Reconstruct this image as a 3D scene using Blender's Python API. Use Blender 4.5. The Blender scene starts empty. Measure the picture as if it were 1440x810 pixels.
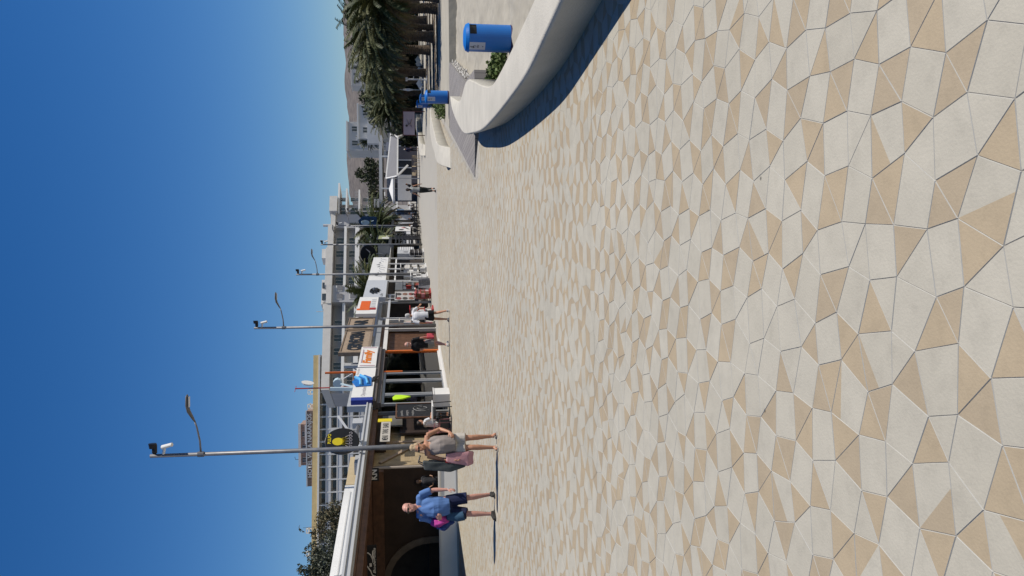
import bpy, bmesh, math, random
from mathutils import Vector, Matrix, noise
R = math.radians
random.seed(7)
S = bpy.context.scene
COL = S.collection

# ------------------------------------------------------------------ camera (phone held on its side: the view is rolled a quarter turn)
F_PX = 1100.0
PITCH = math.atan(149/1100.0); ROLL = R(0.57); CAMH = 1.70
cam = bpy.data.cameras.new('camera'); camo = bpy.data.objects.new('camera', cam); COL.objects.link(camo)
cam.sensor_fit = 'HORIZONTAL'; cam.sensor_width = 36.0; cam.lens = 36.0*F_PX/1440.0
cam.clip_start = 0.05; cam.clip_end = 6000
_r = Vector((1,0,0)); _d = Vector((0,-math.sin(PITCH),-math.cos(PITCH))); _b = Vector((0,-math.cos(PITCH),math.sin(PITCH)))
_c, _s = math.cos(ROLL), math.sin(ROLL)
U = _r*_c + _d*_s           # up in the picture
V = _d*_c - _r*_s           # right in the picture
camo.matrix_world = Matrix(((V.x,U.x,_b.x,0),(V.y,U.y,_b.y,0),(V.z,U.z,_b.z,CAMH),(0,0,0,1)))
S.camera = camo

# ------------------------------------------------------------------ world and sun
SUN_EL = R(56); SUNV = Vector((math.cos(SUN_EL)*0.987, -math.cos(SUN_EL)*0.16, math.sin(SUN_EL)))
w = bpy.data.worlds.new('World'); S.world = w; w.use_nodes = True
nt = w.node_tree; bg = nt.nodes['Background']
sky = nt.nodes.new('ShaderNodeTexSky'); sky.sky_type = 'NISHITA'; sky.sun_disc = False
sky.sun_elevation = SUN_EL; sky.sun_rotation = math.atan2(SUNV.x, SUNV.y)
sky.altitude = 0; sky.air_density = 1.0; sky.dust_density = 0.15; sky.ozone_density = 5.0
hs = nt.nodes.new('ShaderNodeHueSaturation'); hs.inputs['Saturation'].default_value = 1.31; hs.inputs['Hue'].default_value = 0.508
nt.links.new(sky.outputs[0], hs.inputs['Color']); nt.links.new(hs.outputs[0], bg.inputs[0]); bg.inputs[1].default_value = 0.079
sl = bpy.data.lights.new('sun', 'SUN'); sl.energy = 5.0; sl.angle = R(0.5); sl.color = (1.0,0.94,0.85)
so = bpy.data.objects.new('sun', sl); COL.objects.link(so); so.rotation_euler = SUNV.to_track_quat('Z','Y').to_euler()
S.view_settings.view_transform = 'Standard'; S.view_settings.look = 'None'
S.view_settings.exposure = 0.17; S.view_settings.gamma = 1.0; S.view_settings.use_curve_mapping = False
S.render.engine = 'CYCLES'
S.cycles.max_bounces = 6; S.cycles.transparent_max_bounces = 12

# ------------------------------------------------------------------ materials
MATS = {}
def mat(name, col, rough=0.7, var=0.12, scale=4.0, bump=0.0, bscale=40.0, metal=0.0, spec=0.3, var2=0.0, col2=None):
    if name in MATS: return MATS[name]
    col = [c*0.80 for c in col]; col2 = [c*0.80 for c in col2] if col2 else None
    m = bpy.data.materials.new(name); m.use_nodes = True; MATS[name] = m
    t = m.node_tree; p = t.nodes['Principled BSDF']
    p.inputs['Roughness'].default_value = rough; p.inputs['Metallic'].default_value = metal
    p.inputs['Specular IOR Level'].default_value = spec
    tc = t.nodes.new('ShaderNodeTexCoord')
    nz = t.nodes.new('ShaderNodeTexNoise'); nz.inputs['Scale'].default_value = scale; nz.inputs['Detail'].default_value = 5; nz.inputs['Roughness'].default_value = 0.6
    t.links.new(tc.outputs['Object'], nz.inputs['Vector'])
    cr = t.nodes.new('ShaderNodeValToRGB')
    a = [max(0,c*(1-var)) for c in col]; b = list(col2) if col2 else [min(1,c*(1+var)) for c in col]
    cr.color_ramp.elements[0].position = 0.3; cr.color_ramp.elements[1].position = 0.7
    cr.color_ramp.elements[0].color = (*a,1); cr.color_ramp.elements[1].color = (*b,1)
    t.links.new(nz.outputs[0], cr.inputs[0]); t.links.new(cr.outputs[0], p.inputs['Base Color'])
    if bump:
        n2 = t.nodes.new('ShaderNodeTexNoise'); n2.inputs['Scale'].default_value = bscale; n2.inputs['Detail'].default_value = 4
        t.links.new(tc.outputs['Object'], n2.inputs['Vector'])
        bp = t.nodes.new('ShaderNodeBump'); bp.inputs['Strength'].default_value = bump; bp.inputs['Distance'].default_value = 0.02
        t.links.new(n2.outputs[0], bp.inputs['Height']); t.links.new(bp.outputs[0], p.inputs['Normal'])
    return m
def glass(name, col=(0.5,0.55,0.58), mix=0.3):
    if name in MATS: return MATS[name]
    m = bpy.data.materials.new(name); m.use_nodes = True; MATS[name] = m
    t = m.node_tree; t.nodes.clear()
    o = t.nodes.new('ShaderNodeOutputMaterial'); mx = t.nodes.new('ShaderNodeMixShader'); fr = t.nodes.new('ShaderNodeLayerWeight'); fr.inputs[0].default_value = mix
    a = t.nodes.new('ShaderNodeBsdfTransparent'); a.inputs[0].default_value = (*[0.5+0.5*c for c in col],1)
    b = t.nodes.new('ShaderNodeBsdfGlossy'); b.inputs[0].default_value = (0.9,0.9,0.9,1); b.inputs[1].default_value = 0.03
    t.links.new(fr.outputs['Fresnel'], mx.inputs[0]); t.links.new(a.outputs[0], mx.inputs[1]); t.links.new(b.outputs[0], mx.inputs[2]); t.links.new(mx.outputs[0], o.inputs[0])
    return m

# ------------------------------------------------------------------ mesh builder
class MB:
    def __init__(s): s.v=[]; s.f=[]; s.m=[]; s.k=0
    def mat(s,k): s.k=k; return s
    def poly(s, pts):
        n=len(s.v); s.v += [tuple(p) for p in pts]; s.f.append(tuple(range(n,n+len(pts)))); s.m.append(s.k); return s
    def box(s, x0,x1,y0,y1,z0,z1):
        n=len(s.v); s.v += [(x,y,z) for z in (z0,z1) for y in (y0,y1) for x in (x0,x1)]
        for f in ((0,2,3,1),(4,5,7,6),(0,1,5,4),(2,6,7,3),(0,4,6,2),(1,3,7,5)): s.f.append(tuple(n+i for i in f)); s.m.append(s.k)
        return s
    def bar(s, a, b, wd, ht=None, up=(0,0,1)):
        a=Vector(a); b=Vector(b); ht = ht or wd; d=(b-a).normalized(); up=Vector(up)
        if abs(d.dot(up))>0.98: up=Vector((1,0,0)) if abs(d.x)<0.9 else Vector((0,1,0))
        sx=d.cross(up).normalized(); sz=sx.cross(d).normalized(); n=len(s.v)
        for p in (a,b):
            for i,j in ((-1,-1),(1,-1),(1,1),(-1,1)): s.v.append(tuple(p+sx*(i*wd/2)+sz*(j*ht/2)))
        for f in ((3,2,1,0),(4,5,6,7),(0,1,5,4),(1,2,6,5),(2,3,7,6),(3,0,4,7)): s.f.append(tuple(n+i for i in f)); s.m.append(s.k)
        return s
    def rings(s, rings, cap=True):
        n=len(s.v); k=len(rings[0])
        for r in rings: s.v += [tuple(p) for p in r]
        for i in range(len(rings)-1):
            for j in range(k):
                a=n+i*k+j; b=n+i*k+(j+1)%k; s.f.append((a,b,b+k,a+k)); s.m.append(s.k)
        if cap:
            s.f.append(tuple(n+j for j in reversed(range(k)))); s.m.append(s.k)
            s.f.append(tuple(n+(len(rings)-1)*k+j for j in range(k))); s.m.append(s.k)
        return s
    def tube(s, pts, rad, n=10, cap=True, flat=1.0, up=(0,0,1)):
        pts=[Vector(p) for p in pts]
        if not hasattr(rad,'__len__'): rad=[rad]*len(pts)
        out=[]; prev=None
        for i,p in enumerate(pts):
            d=((pts[min(i+1,len(pts)-1)]-pts[max(i-1,0)])).normalized()
            if prev is None:
                a=Vector(up)
                if abs(d.dot(a))>0.9: a=Vector((1,0,0))
                sx=d.cross(a).normalized()
            else: sx=(prev-d*prev.dot(d)).normalized()
            prev=sx; sy=d.cross(sx).normalized()
            out.append([p+(sx*math.cos(2*math.pi*j/n)+sy*math.sin(2*math.pi*j/n)*flat)*rad[i] for j in range(n)])
        return s.rings(out,cap)
    def loft(s, L, n=16):
        return s.rings([[(cx+rx*math.cos(2*math.pi*j/n), cy+ry*math.sin(2*math.pi*j/n), cz) for j in range(n)] for (cx,cy,cz,rx,ry) in L])
    def lathe(s, prof, c=(0,0,0), n=20, cap=True):
        return s.rings([[(c[0]+r*math.cos(2*math.pi*j/n), c[1]+r*math.sin(2*math.pi*j/n), c[2]+z) for j in range(n)] for r,z in prof],cap)
    def ball(s, c, r, n=12, m=8):
        if not hasattr(r,'__len__'): r=(r,r,r)
        return s.rings([[(c[0]+r[0]*math.sin(math.pi*i/m+1e-3*(i==0)-1e-3*(i==m))*math.cos(2*math.pi*j/n), c[1]+r[1]*math.sin(math.pi*i/m+1e-3*(i==0)-1e-3*(i==m))*math.sin(2*math.pi*j/n), c[2]-r[2]*math.cos(math.pi*i/m)) for j in range(n)] for i in range(m+1)])
    def prism(s, poly, z0, z1):
        return s.rings([[(x,y,z0) for x,y in poly],[(x,y,z1) for x,y in poly]])
    def xf(s, M, start=0):
        for i in range(start,len(s.v)): s.v[i]=tuple(M@Vector(s.v[i]))
        return s
    def build(s, name, mats, parent=None, smooth=False, loc=None):
        me=bpy.data.meshes.new(name); me.from_pydata(s.v,[],s.f)
        if not isinstance(mats,(list,tuple)): mats=[mats]
        for m in mats: me.materials.append(m)
        if len(mats)>1: me.polygons.foreach_set('material_index', s.m)
        if smooth: me.polygons.foreach_set('use_smooth',[True]*len(me.polygons))
        me.update()
        o=bpy.data.objects.new(name,me); COL.objects.link(o)
        if parent: o.parent=parent
        if loc: o.location=loc
        return o
def fixn(o):
    bm=bmesh.new(); bm.from_mesh(o.data); bmesh.ops.recalc_face_normals(bm,faces=bm.faces); bm.to_mesh(o.data); bm.free(); return o
def tag(o,label=None,cat=None,group=None,kind=None):
    if label: o['label']=label
    if cat: o['category']=cat
    if group: o['group']=group
    if kind: o['kind']=kind
    return o
def thing(name,label,cat,loc=(0,0,0),rz=0,group=None):
    o=bpy.data.objects.new(name,None); COL.objects.link(o); o.location=loc; o.rotation_euler=(0,0,rz); o.empty_display_size=0.2
    return tag(o,label,cat,group)
def kids(o): return [c for c in bpy.data.objects if c.parent is o]
def copy_tree(o,parent=None):
    c=o.copy(); COL.objects.link(c); c.parent=parent
    for ch in kids(o): copy_tree(ch,c)
    return c
def dup(o,loc,rz=0,label=None,scale=None):
    c=copy_tree(o); c.location=loc; c.rotation_euler=(0,0,rz)
    if label: c['label']=label
    if scale: c.scale=scale if hasattr(scale,'__len__') else (scale,)*3
    return c
def text(name, body, h, width, origin, m, parent=None, face='+x', ext=0.01, bold=0.0, shear=0.0, label=None):
    """lettering standing up; face '+x' reads along +y, face '-y' reads along +x. origin = lower left corner"""
    cu=bpy.data.curves.new(name,'FONT'); cu.body=body; cu.size=1.0; cu.extrude=0.0; cu.offset=bold; cu.shear=shear; cu.resolution_u=3
    t=bpy.data.objects.new(name,cu); COL.objects.link(t)
    dg=bpy.context.evaluated_depsgraph_get(); dg.update()
    me=bpy.data.meshes.new_from_object(t.evaluated_get(dg)); bpy.data.objects.remove(t); bpy.data.curves.remove(cu)
    xs=[v.co.x for v in me.vertices]; ys=[v.co.y for v in me.vertices]; x0,x1,y0,y1=min(xs),max(xs),min(ys),max(ys)
    sx=width/(x1-x0); sy=h/(y1-y0)
    for v in me.vertices:
        a=(v.co.x-x0)*sx; b=(v.co.y-y0)*sy
        v.co = Vector((0,a,b)) if face=='+x' else Vector((a,0,b))
        v.co += Vector(origin)
    me.materials.clear(); me.materials.append(m)
    o=bpy.data.objects.new(name,me); COL.objects.link(o)
    if parent: o.parent=parent
    if label: o['label']=label
    return o

# the shop fronts stand on a line that runs away from the camera to the right; FR(s, t) = world point on that line
FA = math.atan(0.19); FD = Vector((math.sin(FA),math.cos(FA),0)); FN = Vector((math.cos(FA),-math.sin(FA),0)); FO = Vector((-11.08,0,0))
def FR(s,t=0,z=0): return FO+FD*s+FN*t+Vector((0,0,z))
FRZ = -FA

# common materials
white = mat('white_paint',(0.78,0.77,0.74),0.6,0.04,2,0.1,20)
offw = mat('offwhite_render',(0.66,0.64,0.60),0.8,0.08,0.6,0.2,15)
grey = mat('grey_paint',(0.30,0.31,0.32),0.5,0.08,3)
pgrey = mat('pale_grey',(0.48,0.49,0.50),0.6,0.06,2)
dark = mat('dark_metal',(0.035,0.036,0.04),0.4,0.2,6)
black = mat('black_plastic',(0.012,0.012,0.014),0.45,0.2,8)
steel = mat('galvanised_steel',(0.20,0.20,0.205),0.45,0.15,6,metal=0.3)
orange = mat('orange_paint',(0.75,0.16,0.02),0.5,0.05)
wood = mat('brown_wood',(0.13,0.062,0.032),0.6,0.35,5,0.3,30)
woodl = mat('pale_wood',(0.36,0.27,0.19),0.7,0.2,5,0.3,30)
stone = mat('beige_stone',(0.38,0.29,0.17),0.85,0.25,3,0.8,12)
conc = mat('bench_concrete',(0.53,0.50,0.43),0.8,0.10,1.6,0.35,45)
sandm = mat('sand',(0.40,0.37,0.305),0.95,0.10,0.8,1.0,3.2)
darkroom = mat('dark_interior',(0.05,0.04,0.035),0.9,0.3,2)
red = mat('red_fabric',(0.40,0.03,0.03),0.8,0.3,6)
gl = glass('shop_glass'); 
# ------------------------------------------------------------------ ground, promenade, deck, sand
g = MB().poly([(-3000,-500,-0.5),(3000,-500,-0.5),(3000,5000,-0.5),(-3000,5000,-0.5)]).build('ground', mat('ground_far',(0.30,0.27,0.22),0.95,0.2,0.02)); tag(g,kind='structure')
prom_right=[(2.72,-12),(2.72,11.5),(3.05,14.5),(3.6,18.0),(2.9,19.0),(5.9,29.4),(6.2,30.2),(7.9,36),(9.6,43.6),(12.4,60),(17.5,79),(24,109),(40,200)]
m_prom = mat('promenade_far',(0.405,0.382,0.332),0.85,0.05,0.9,0.15,25)
pr = MB().prism([(-60,-12)]+prom_right+[(-60,200)],-0.45,-0.004).build('promenade', m_prom); tag(fixn(pr),kind='structure')

def deck():
    m=bpy.data.materials.new('deck_boards'); m.use_nodes=True; t=m.node_tree; p=t.nodes['Principled BSDF']; p.inputs['Roughness'].default_value=0.85
    tc=t.nodes.new('ShaderNodeTexCoord'); mp=t.nodes.new('ShaderNodeMapping'); mp.inputs['Rotation'].default_value=(0,0,R(90)); t.links.new(tc.outputs['Object'],mp.inputs[0])
    wv=t.nodes.new('ShaderNodeTexBrick'); wv.inputs['Scale'].default_value=1.0; wv.inputs['Brick Width'].default_value=2.4; wv.inputs['Row Height'].default_value=0.145; wv.inputs['Mortar Size'].default_value=0.006
    wv.inputs['Color1'].default_value=(0.175,0.16,0.15,1); wv.inputs['Color2'].default_value=(0.21,0.195,0.18,1); wv.inputs['Mortar'].default_value=(0.05,0.05,0.05,1)
    t.links.new(mp.outputs[0],wv.inputs[0]); t.links.new(wv.outputs[0],p.inputs['Base Color'])
    o=MB().prism([(2.71,19.05),(3.55,18.9),(4.2,18.6),(5.3,18.9),(5.74,21.69),(8.4,29.1),(8.4,29.6),(5.95,29.45)],-0.44,0.012).build('path',m); tag(fixn(o),kind='structure')
deck()
farsand=[(5.9,30.3),(8.4,29.9),(45,31.2),(400,60),(400,600),(45,200),(24,109),(17.5,79),(12.4,60),(9.6,43.6),(7.9,36),(6.0,30.4)]
o=MB().prism(farsand,-0.45,-0.02).build('beach', sandm); tag(fixn(o),kind='structure')
def near_sand():
    b=MB(); nx,ny=260,330; x0,x1,y0,y1=2.5,30,-3,30.4
    P={}
    for j in range(ny+1):
        for i in range(nx+1):
            x=x0+(x1-x0)*(i/nx)**1.4; y=y0+(y1-y0)*j/ny
            z=-0.31+0.05*noise.noise(Vector((x*0.5,y*0.5,3)))+0.05*noise.noise(Vector((x*2.0,y*2.0,0)))+0.035*noise.noise(Vector((x*5.5,y*5.5,9)))
            if y>16: z+= -0.0
            b.v.append((x,y,z))
    for j in range(ny):
        for i in range(nx):
            a=j*(nx+1)+i; b.f.append((a,a+1,a+nx+2,a+nx+1)); b.m.append(0)
    o=b.build('sand',sandm,smooth=True); tag(o,kind='structure')
near_sand()

# paving: irregular five sided tiles, each partly pale and partly beige, laid with open joints
def worn(name,col):
    m=mat(name,col,0.78,0.05,6,0.12,90); t=m.node_tree; p=t.nodes['Principled BSDF']; src=p.inputs['Base Color'].links[0].from_socket
    tc=t.nodes.new('ShaderNodeTexCoord')
    n1=t.nodes.new('ShaderNodeTexNoise'); n1.inputs['Scale'].default_value=0.45; n1.inputs['Detail'].default_value=7; n1.inputs['Roughness'].default_value=.65
    r1=t.nodes.new('ShaderNodeMapRange'); r1.inputs[1].default_value=.3; r1.inputs[2].default_value=.7; r1.inputs[3].default_value=.88; r1.inputs[4].default_value=1.06
    vo=t.nodes.new('ShaderNodeTexVoronoi'); vo.inputs['Scale'].default_value=2.6; vo.inputs['Randomness'].default_value=1
    r2=t.nodes.new('ShaderNodeMapRange'); r2.inputs[1].default_value=.014; r2.inputs[2].default_value=.032; r2.inputs[3].default_value=.35; r2.inputs[4].default_value=1
    n3=t.nodes.new('ShaderNodeTexNoise'); n3.inputs['Scale'].default_value=11; n3.inputs['Detail'].default_value=6; n3.inputs['Roughness'].default_value=.7
    r3=t.nodes.new('ShaderNodeMapRange'); r3.inputs[1].default_value=.36; r3.inputs[2].default_value=.5; r3.inputs[3].default_value=.93; r3.inputs[4].default_value=1.0
    for q in (n1,vo,n3): t.links.new(tc.outputs['Object'],q.inputs['Vector'])
    t.links.new(n1.outputs[0],r1.inputs[0]); t.links.new(vo.outputs['Distance'],r2.inputs[0]); t.links.new(n3.outputs[0],r3.inputs[0])
    a=t.nodes.new('ShaderNodeMath'); a.operation='MULTIPLY'; t.links.new(r1.outputs[0],a.inputs[0]); t.links.new(r2.outputs[0],a.inputs[1])
    b=t.nodes.new('ShaderNodeMath'); b.operation='MULTIPLY'; t.links.new(a.outputs[0],b.inputs[0]); t.links.new(r3.outputs[0],b.inputs[1])
    mx=t.nodes.new('ShaderNodeVectorMath'); mx.operation='SCALE'; t.links.new(src,mx.inputs[0]); t.links.new(b.outputs[0],mx.inputs['Scale']); t.links.new(mx.outputs[0],p.inputs['Base Color'])
    return m
def paving():
    tw = worn('paving_pale',(0.468,0.438,0.362)); tw2=worn('paving_pale_warm',(0.45,0.42,0.345))
    tb = worn('paving_beige',(0.415,0.335,0.225)); tb2=worn('paving_sand',(0.395,0.322,0.222))
    edge = mat('paving_edge',(0.52,0.51,0.47),0.8,0.08,20)
    b=MB(); L=0.178; D_=1.366*L; rot=R(39); cr,sr=math.cos(rot),math.sin(rot)
    def W(x,y): return ((cr*x-sr*y)*1.15-1.0, (sr*x+cr*y)*0.98)
    cache={}
    def J(t_,i,j):      # corner shared by two square slabs (squares and triangles pattern), slightly irregular
        key=(t_,i,j)
        if key not in cache:
            q=random.Random(i*7919+j*104729+t_*31+5); sg=1 if (i+j)%2==0 else -1
            if t_==0: x,y=(i+.5)*D_,j*D_+sg*.183*L
            else: x,y=i*D_-sg*.183*L,(j+.5)*D_
            cache[key]=W(x+q.uniform(-.11,.11)*L, y+q.uniform(-.11,.11)*L)
        return cache[key]
    def inreg(c):
        x,y=c
        if y<1.5 or y>42: return False
        if x < -11.2+0.19*y and y>28: return False
        if x< -0.42*y-1.2: return False
        xr=2.66 if y<11.5 else (2.66+(y-11.5)*0.1)
        if y>18.2: xr = 2.6 + (y-19.05)*0.30 if y>19 else 2.6
        if x>min(xr,0.42*y+1.2): return False
        return True
    def shrink(poly,dx):
        out=[]; n=len(poly)
        for k in range(n):
            p0=Vector(poly[k-1]); p1=Vector(poly[k]); p2=Vector(poly[(k+1)%n])
            e1=(p1-p0).normalized(); e2=(p2-p1).normalized(); n1=Vector((-e1.y,e1.x)); n2=Vector((-e2.y,e2.x))
            m=(n1+n2); 
            if m.length<1e-3: m=n1
            m=m.normalized(); c=max(0.45,m.dot(n1)); out.append(tuple(p1+m*(dx/c)))
        return out
    def emit(pts,sq=0,pb=0):
        n=len(pts); c=(sum(p[0] for p in pts)/n,sum(p[1] for p in pts)/n)
        if not inreg(c): return
        ar=sum(pts[k][0]*pts[(k+1)%n][1]-pts[(k+1)%n][0]*pts[k][1] for k in range(n))
        if ar<0: pts=pts[::-1]
        near = c[1]<7
        r=random.Random(int(c[0]*1000)*131+int(c[1]*1000))
        P=shrink(pts,0.0009 if near else 0.0006); zt=r.uniform(-0.0006,0.0006)
        if near:
            Q=shrink(pts,0.0023); P0=[(x,y,-0.0035) for x,y in P]; b.mat(4)
            for k in range(n): b.poly([P0[k],P0[(k+1)%n],(*Q[(k+1)%n],zt),(*Q[k],zt)])
            P=Q
        wm=0 if r.random()<.6 else 1; bm_=2 if r.random()<.6 else 3
        lerp=lambda A,B,f:(A[0]+(B[0]-A[0])*f,A[1]+(B[1]-A[1])*f)
        def put(mi,pl): b.mat(mi).poly([(x,y,zt) for x,y in pl])
        if n==3: put(bm_ if r.random()<pb else wm,P); return
        k=r.randrange(4); P=P[k:]+P[:k]; u=r.random()
        if n==4 and u<sq:
            q=lerp(P[1],P[2],r.uniform(.3,.9)); put(bm_,[P[0],P[1],q]); put(wm,[P[0],q,P[2],P[3]])
        else: put(wm,P)
    for j in range(-120,260):
        for i in range(-160,260):
            cw=W(i*D_,j*D_)
            if cw[1]<1.0 or cw[1]>42.5 or abs(cw[0])>14: continue
            emit([J(0,i,j),J(1,i,j),J(0,i-1,j),J(1,i,j-1)],.18)
            bt,rt_,tp,lf=J(0,i,j),J(1,i+1,j),J(0,i,j+1),J(1,i,j)
            u=random.Random(i*31+j*977).random(); pa,pc=(1,1) if u<.42 else ((1,0) if u<.68 else ((0,1) if u<.93 else (0,0)))
            if (i+j)%2==0: emit([bt,rt_,tp],0,pa); emit([bt,tp,lf],0,pc)
            else: emit([lf,bt,rt_],0,pa); emit([lf,rt_,tp],0,pc)
    o=b.build('promenade_paving',[tw,tw2,tb,tb2,edge]); tag(o,kind='structure')
    # joint bed just under the tiles
    j=MB().poly([(-11,1.2,-0.0038),(2.6,1.2,-0.0038),(2.6,11.5,-0.0038),(3.0,15,-.0038),(3.2,18.3,-.0038),(2.6,19,-.0038),(9.3,41.5,-.0038),(-3,41.5,-.0038),(-6,28,-.0038),(-12.5,26.5,-.0038)]).build('paving_joints', mat('joint_sand',(0.38,0.355,0.31),0.9,0.4,9)); tag(j,kind='structure')
paving()

# ------------------------------------------------------------------ curved concrete bench walls
def bench_wall(name,label,ST,group=None,under=0.13,zb_front=0.0,zb_back=-0.4):
    # ST: list of (front_xy, back_xy, ztop)
    def cr_(P,n):   # catmull rom resample
        out=[]
        for i in range(len(P)-1):
            p0=P[max(i-1,0)];p1=P[i];p2=P[i+1];p3=P[min(i+2,len(P)-1)]
            for k in range(n):
                t=k/n; out.append(tuple(0.5*((2*b)+(-a+c)*t+(2*a-5*b+4*c-d)*t*t+(-a+3*b-3*c+d)*t**3) for a,b,c,d in zip(p0,p1,p2,p3)))
        out.append(tuple(P[-1])); return out
    Q=cr_([(*f,*b,z) for f,b,z in ST],8); rings=[]
    for fx,fy,bx,by,z in Q:
        f=Vector((fx,fy,0)); b_=Vector((bx,by,0)); d=(b_-f).normalized(); r=0.035; u=min(under,z*0.4)
        Z=lambda v,zz:(v.x,v.y,zz)
        rings.append([Z(f+d*u,zb_front-0.02), Z(f+d*(u*0.35),z*0.55), Z(f,max(0.0,z-0.05)), Z(f+d*0.008,z-0.015), Z(f+d*r,z), Z(b_-d*r,z-0.004), Z(b_-d*0.006,z-0.03), Z(b_,zb_back)])
    o=MB().rings(rings).build(name,conc,smooth=False); fixn(o)
    m=o.modifiers.new('n','WEIGHTED_NORMAL'); 
    for p in o.data.polygons: p.use_smooth=len(p.vertices)==4
    tag(o,label,'bench wall',group); return o
bench_wall('curved_bench','long curved white concrete bench wall in the foreground beside the sand, throwing a broad shadow',[
 ((2.75,1.0),(3.15,1.0),.42),((2.55,3.5),(2.98,3.5),.42),((2.42,5.6),(2.9,5.6),.42),((2.32,7.1),(2.87,7.1),.42),((2.27,8.2),(2.875,8.3),.42),((2.34,9.6),(2.90,9.9),.42),
 ((2.47,11.3),(3.02,11.5),.42),((2.66,13.1),(3.40,13.0),.42),((2.98,15.0),(3.92,14.7),.42),((3.42,17.2),(4.32,16.2),.42),((4.15,19.4),(4.32,17.5),.42),((4.95,21.7),(4.45,18.4),.38),((5.5,23.1),(4.62,19.3),.34),((5.9,24.0),(4.85,20.3),.30)],'curved bench walls')
bench_wall('curved_bench','middle white concrete bench wedge behind the wooden deck, the larger of the two wedges',[
 ((4.45,29.0),(5.3,29.4),.02),((5.0,31.3),(5.75,31.2),.40),((5.9,34.2),(6.7,34.0),.42),((6.9,37.4),(7.8,37.0),.42),((8.2,40.6),(9.0,39.8),.40),((9.4,42.6),(10.1,41.6),.3),((10.2,43.6),(10.8,42.8),.05)],'curved bench walls',under=0.02)
bench_wall('curved_bench','farthest white concrete bench strip, in front of the pale notice board',[
 ((11.0,65.0),(12.0,65.5),.02),((11.5,67.5),(12.6,67.6),.42),((13.4,74),(14.6,74),.42),((16.2,83),(17.4,82.6),.42),((19.6,92.0),(20.8,91),.42),((23,99),(24,98),.1)],'curved bench walls',under=0.02)
# rubble edging and weeds
rb=MB(); rr=random.Random(3)
for k in range(230):
    t=rr.random(); x=5.80+(8.30-5.80)*t+rr.uniform(0,.16); y=21.9+(29.0-21.9)*t+rr.uniform(-.2,.25); s_=rr.uniform(.018,.042)
    rb.ball((x,y,-0.2+rr.uniform(0,.17)),(s_*rr.uniform(.8,1.4),s_,s_*.7),6,4)
tag(rb.build('stone_edging',mat('white_rubble',(0.62,0.59,0.53),0.9,0.15,9)),'strip of white rubble stones edging the deck against the sand','edging',kind='stuff')
def weeds(name,label,cells,h,seed,col,ls=1.0,cols=None):
    r=random.Random(seed); b=MB()
    for (cx,cy,rad,n,z) in cells:
        for k in range(n):
            a=r.uniform(0,6.28); q=rad*math.sqrt(r.random()); x=cx+q*math.cos(a)*1.0; y=cy+q*math.sin(a)*1.6; hh=h*r.uniform(.3,1); s_=r.uniform(.018,.04)*ls
            d=Vector((r.uniform(-1,1),r.uniform(-1,1),r.uniform(.0,1))).normalized(); e=d.cross(Vector((r.uniform(-1,1),r.uniform(-1,1),.3))).normalized()
            c=Vector((x,y,z+hh*r.random())); b.mat(r.randrange(2)).poly([c-d*s_*1.6,c+e*s_,c+d*s_*1.6,c-e*s_])
    return tag(b.build(name,cols or [mat(col+'_a',(0.075,0.125,0.03),.7,.3,3),mat(col+'_b',(0.13,0.175,0.05),.7,.3,3)]),label,'plant')
weeds('green_shrub','low green creeping weed on the sand against the back of the long bench wall',[(4.62,15.6,.26,330,-.3),(4.75,16.5,.3,380,-.28),(4.8,17.3,.22,200,-.26)],.16,5,'weed')
weeds('green_shrub','green weed tuft at the sandy edge behind the middle bench wedge',[(7.6,33.5,.35,400,-.02),(8.3,35.6,.4,420,-.02),(9.6,40,.4,300,-.02),(10.8,44.5,.5,300,-.02)],.45,6,'weed')
# seaweed washed up in rows
def seaweed():
    b=MB(); r=random.Random(9)
    for (y0,x0,x1,wd,n) in [(40.0,10.3,24,.35,900),(42.3,10.4,26,.25,700),(45.5,11.0,28,.5,1100),(50.5,12.5,30,.5,900),(55.5,13.6,22,.35,500),(60,15,40,.7,700)]:
        for k in range(n):
            x=r.uniform(x0,x1); y=y0+(x-x0)*0.16+0.5*noise.noise(Vector((x*.6,y0,0)))+r.gauss(0,wd*.5); s_=r.uniform(.05,.16)
            b.ball((x,y,-0.01),(s_*1.6,s_,s_*.35),5,3)
    tag(b.build('seaweed',mat('dry_seaweed',(0.13,0.095,0.06),.95,.3,3)),'rows of dark dried seaweed along the sand','seaweed',kind='stuff')
seaweed()

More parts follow.
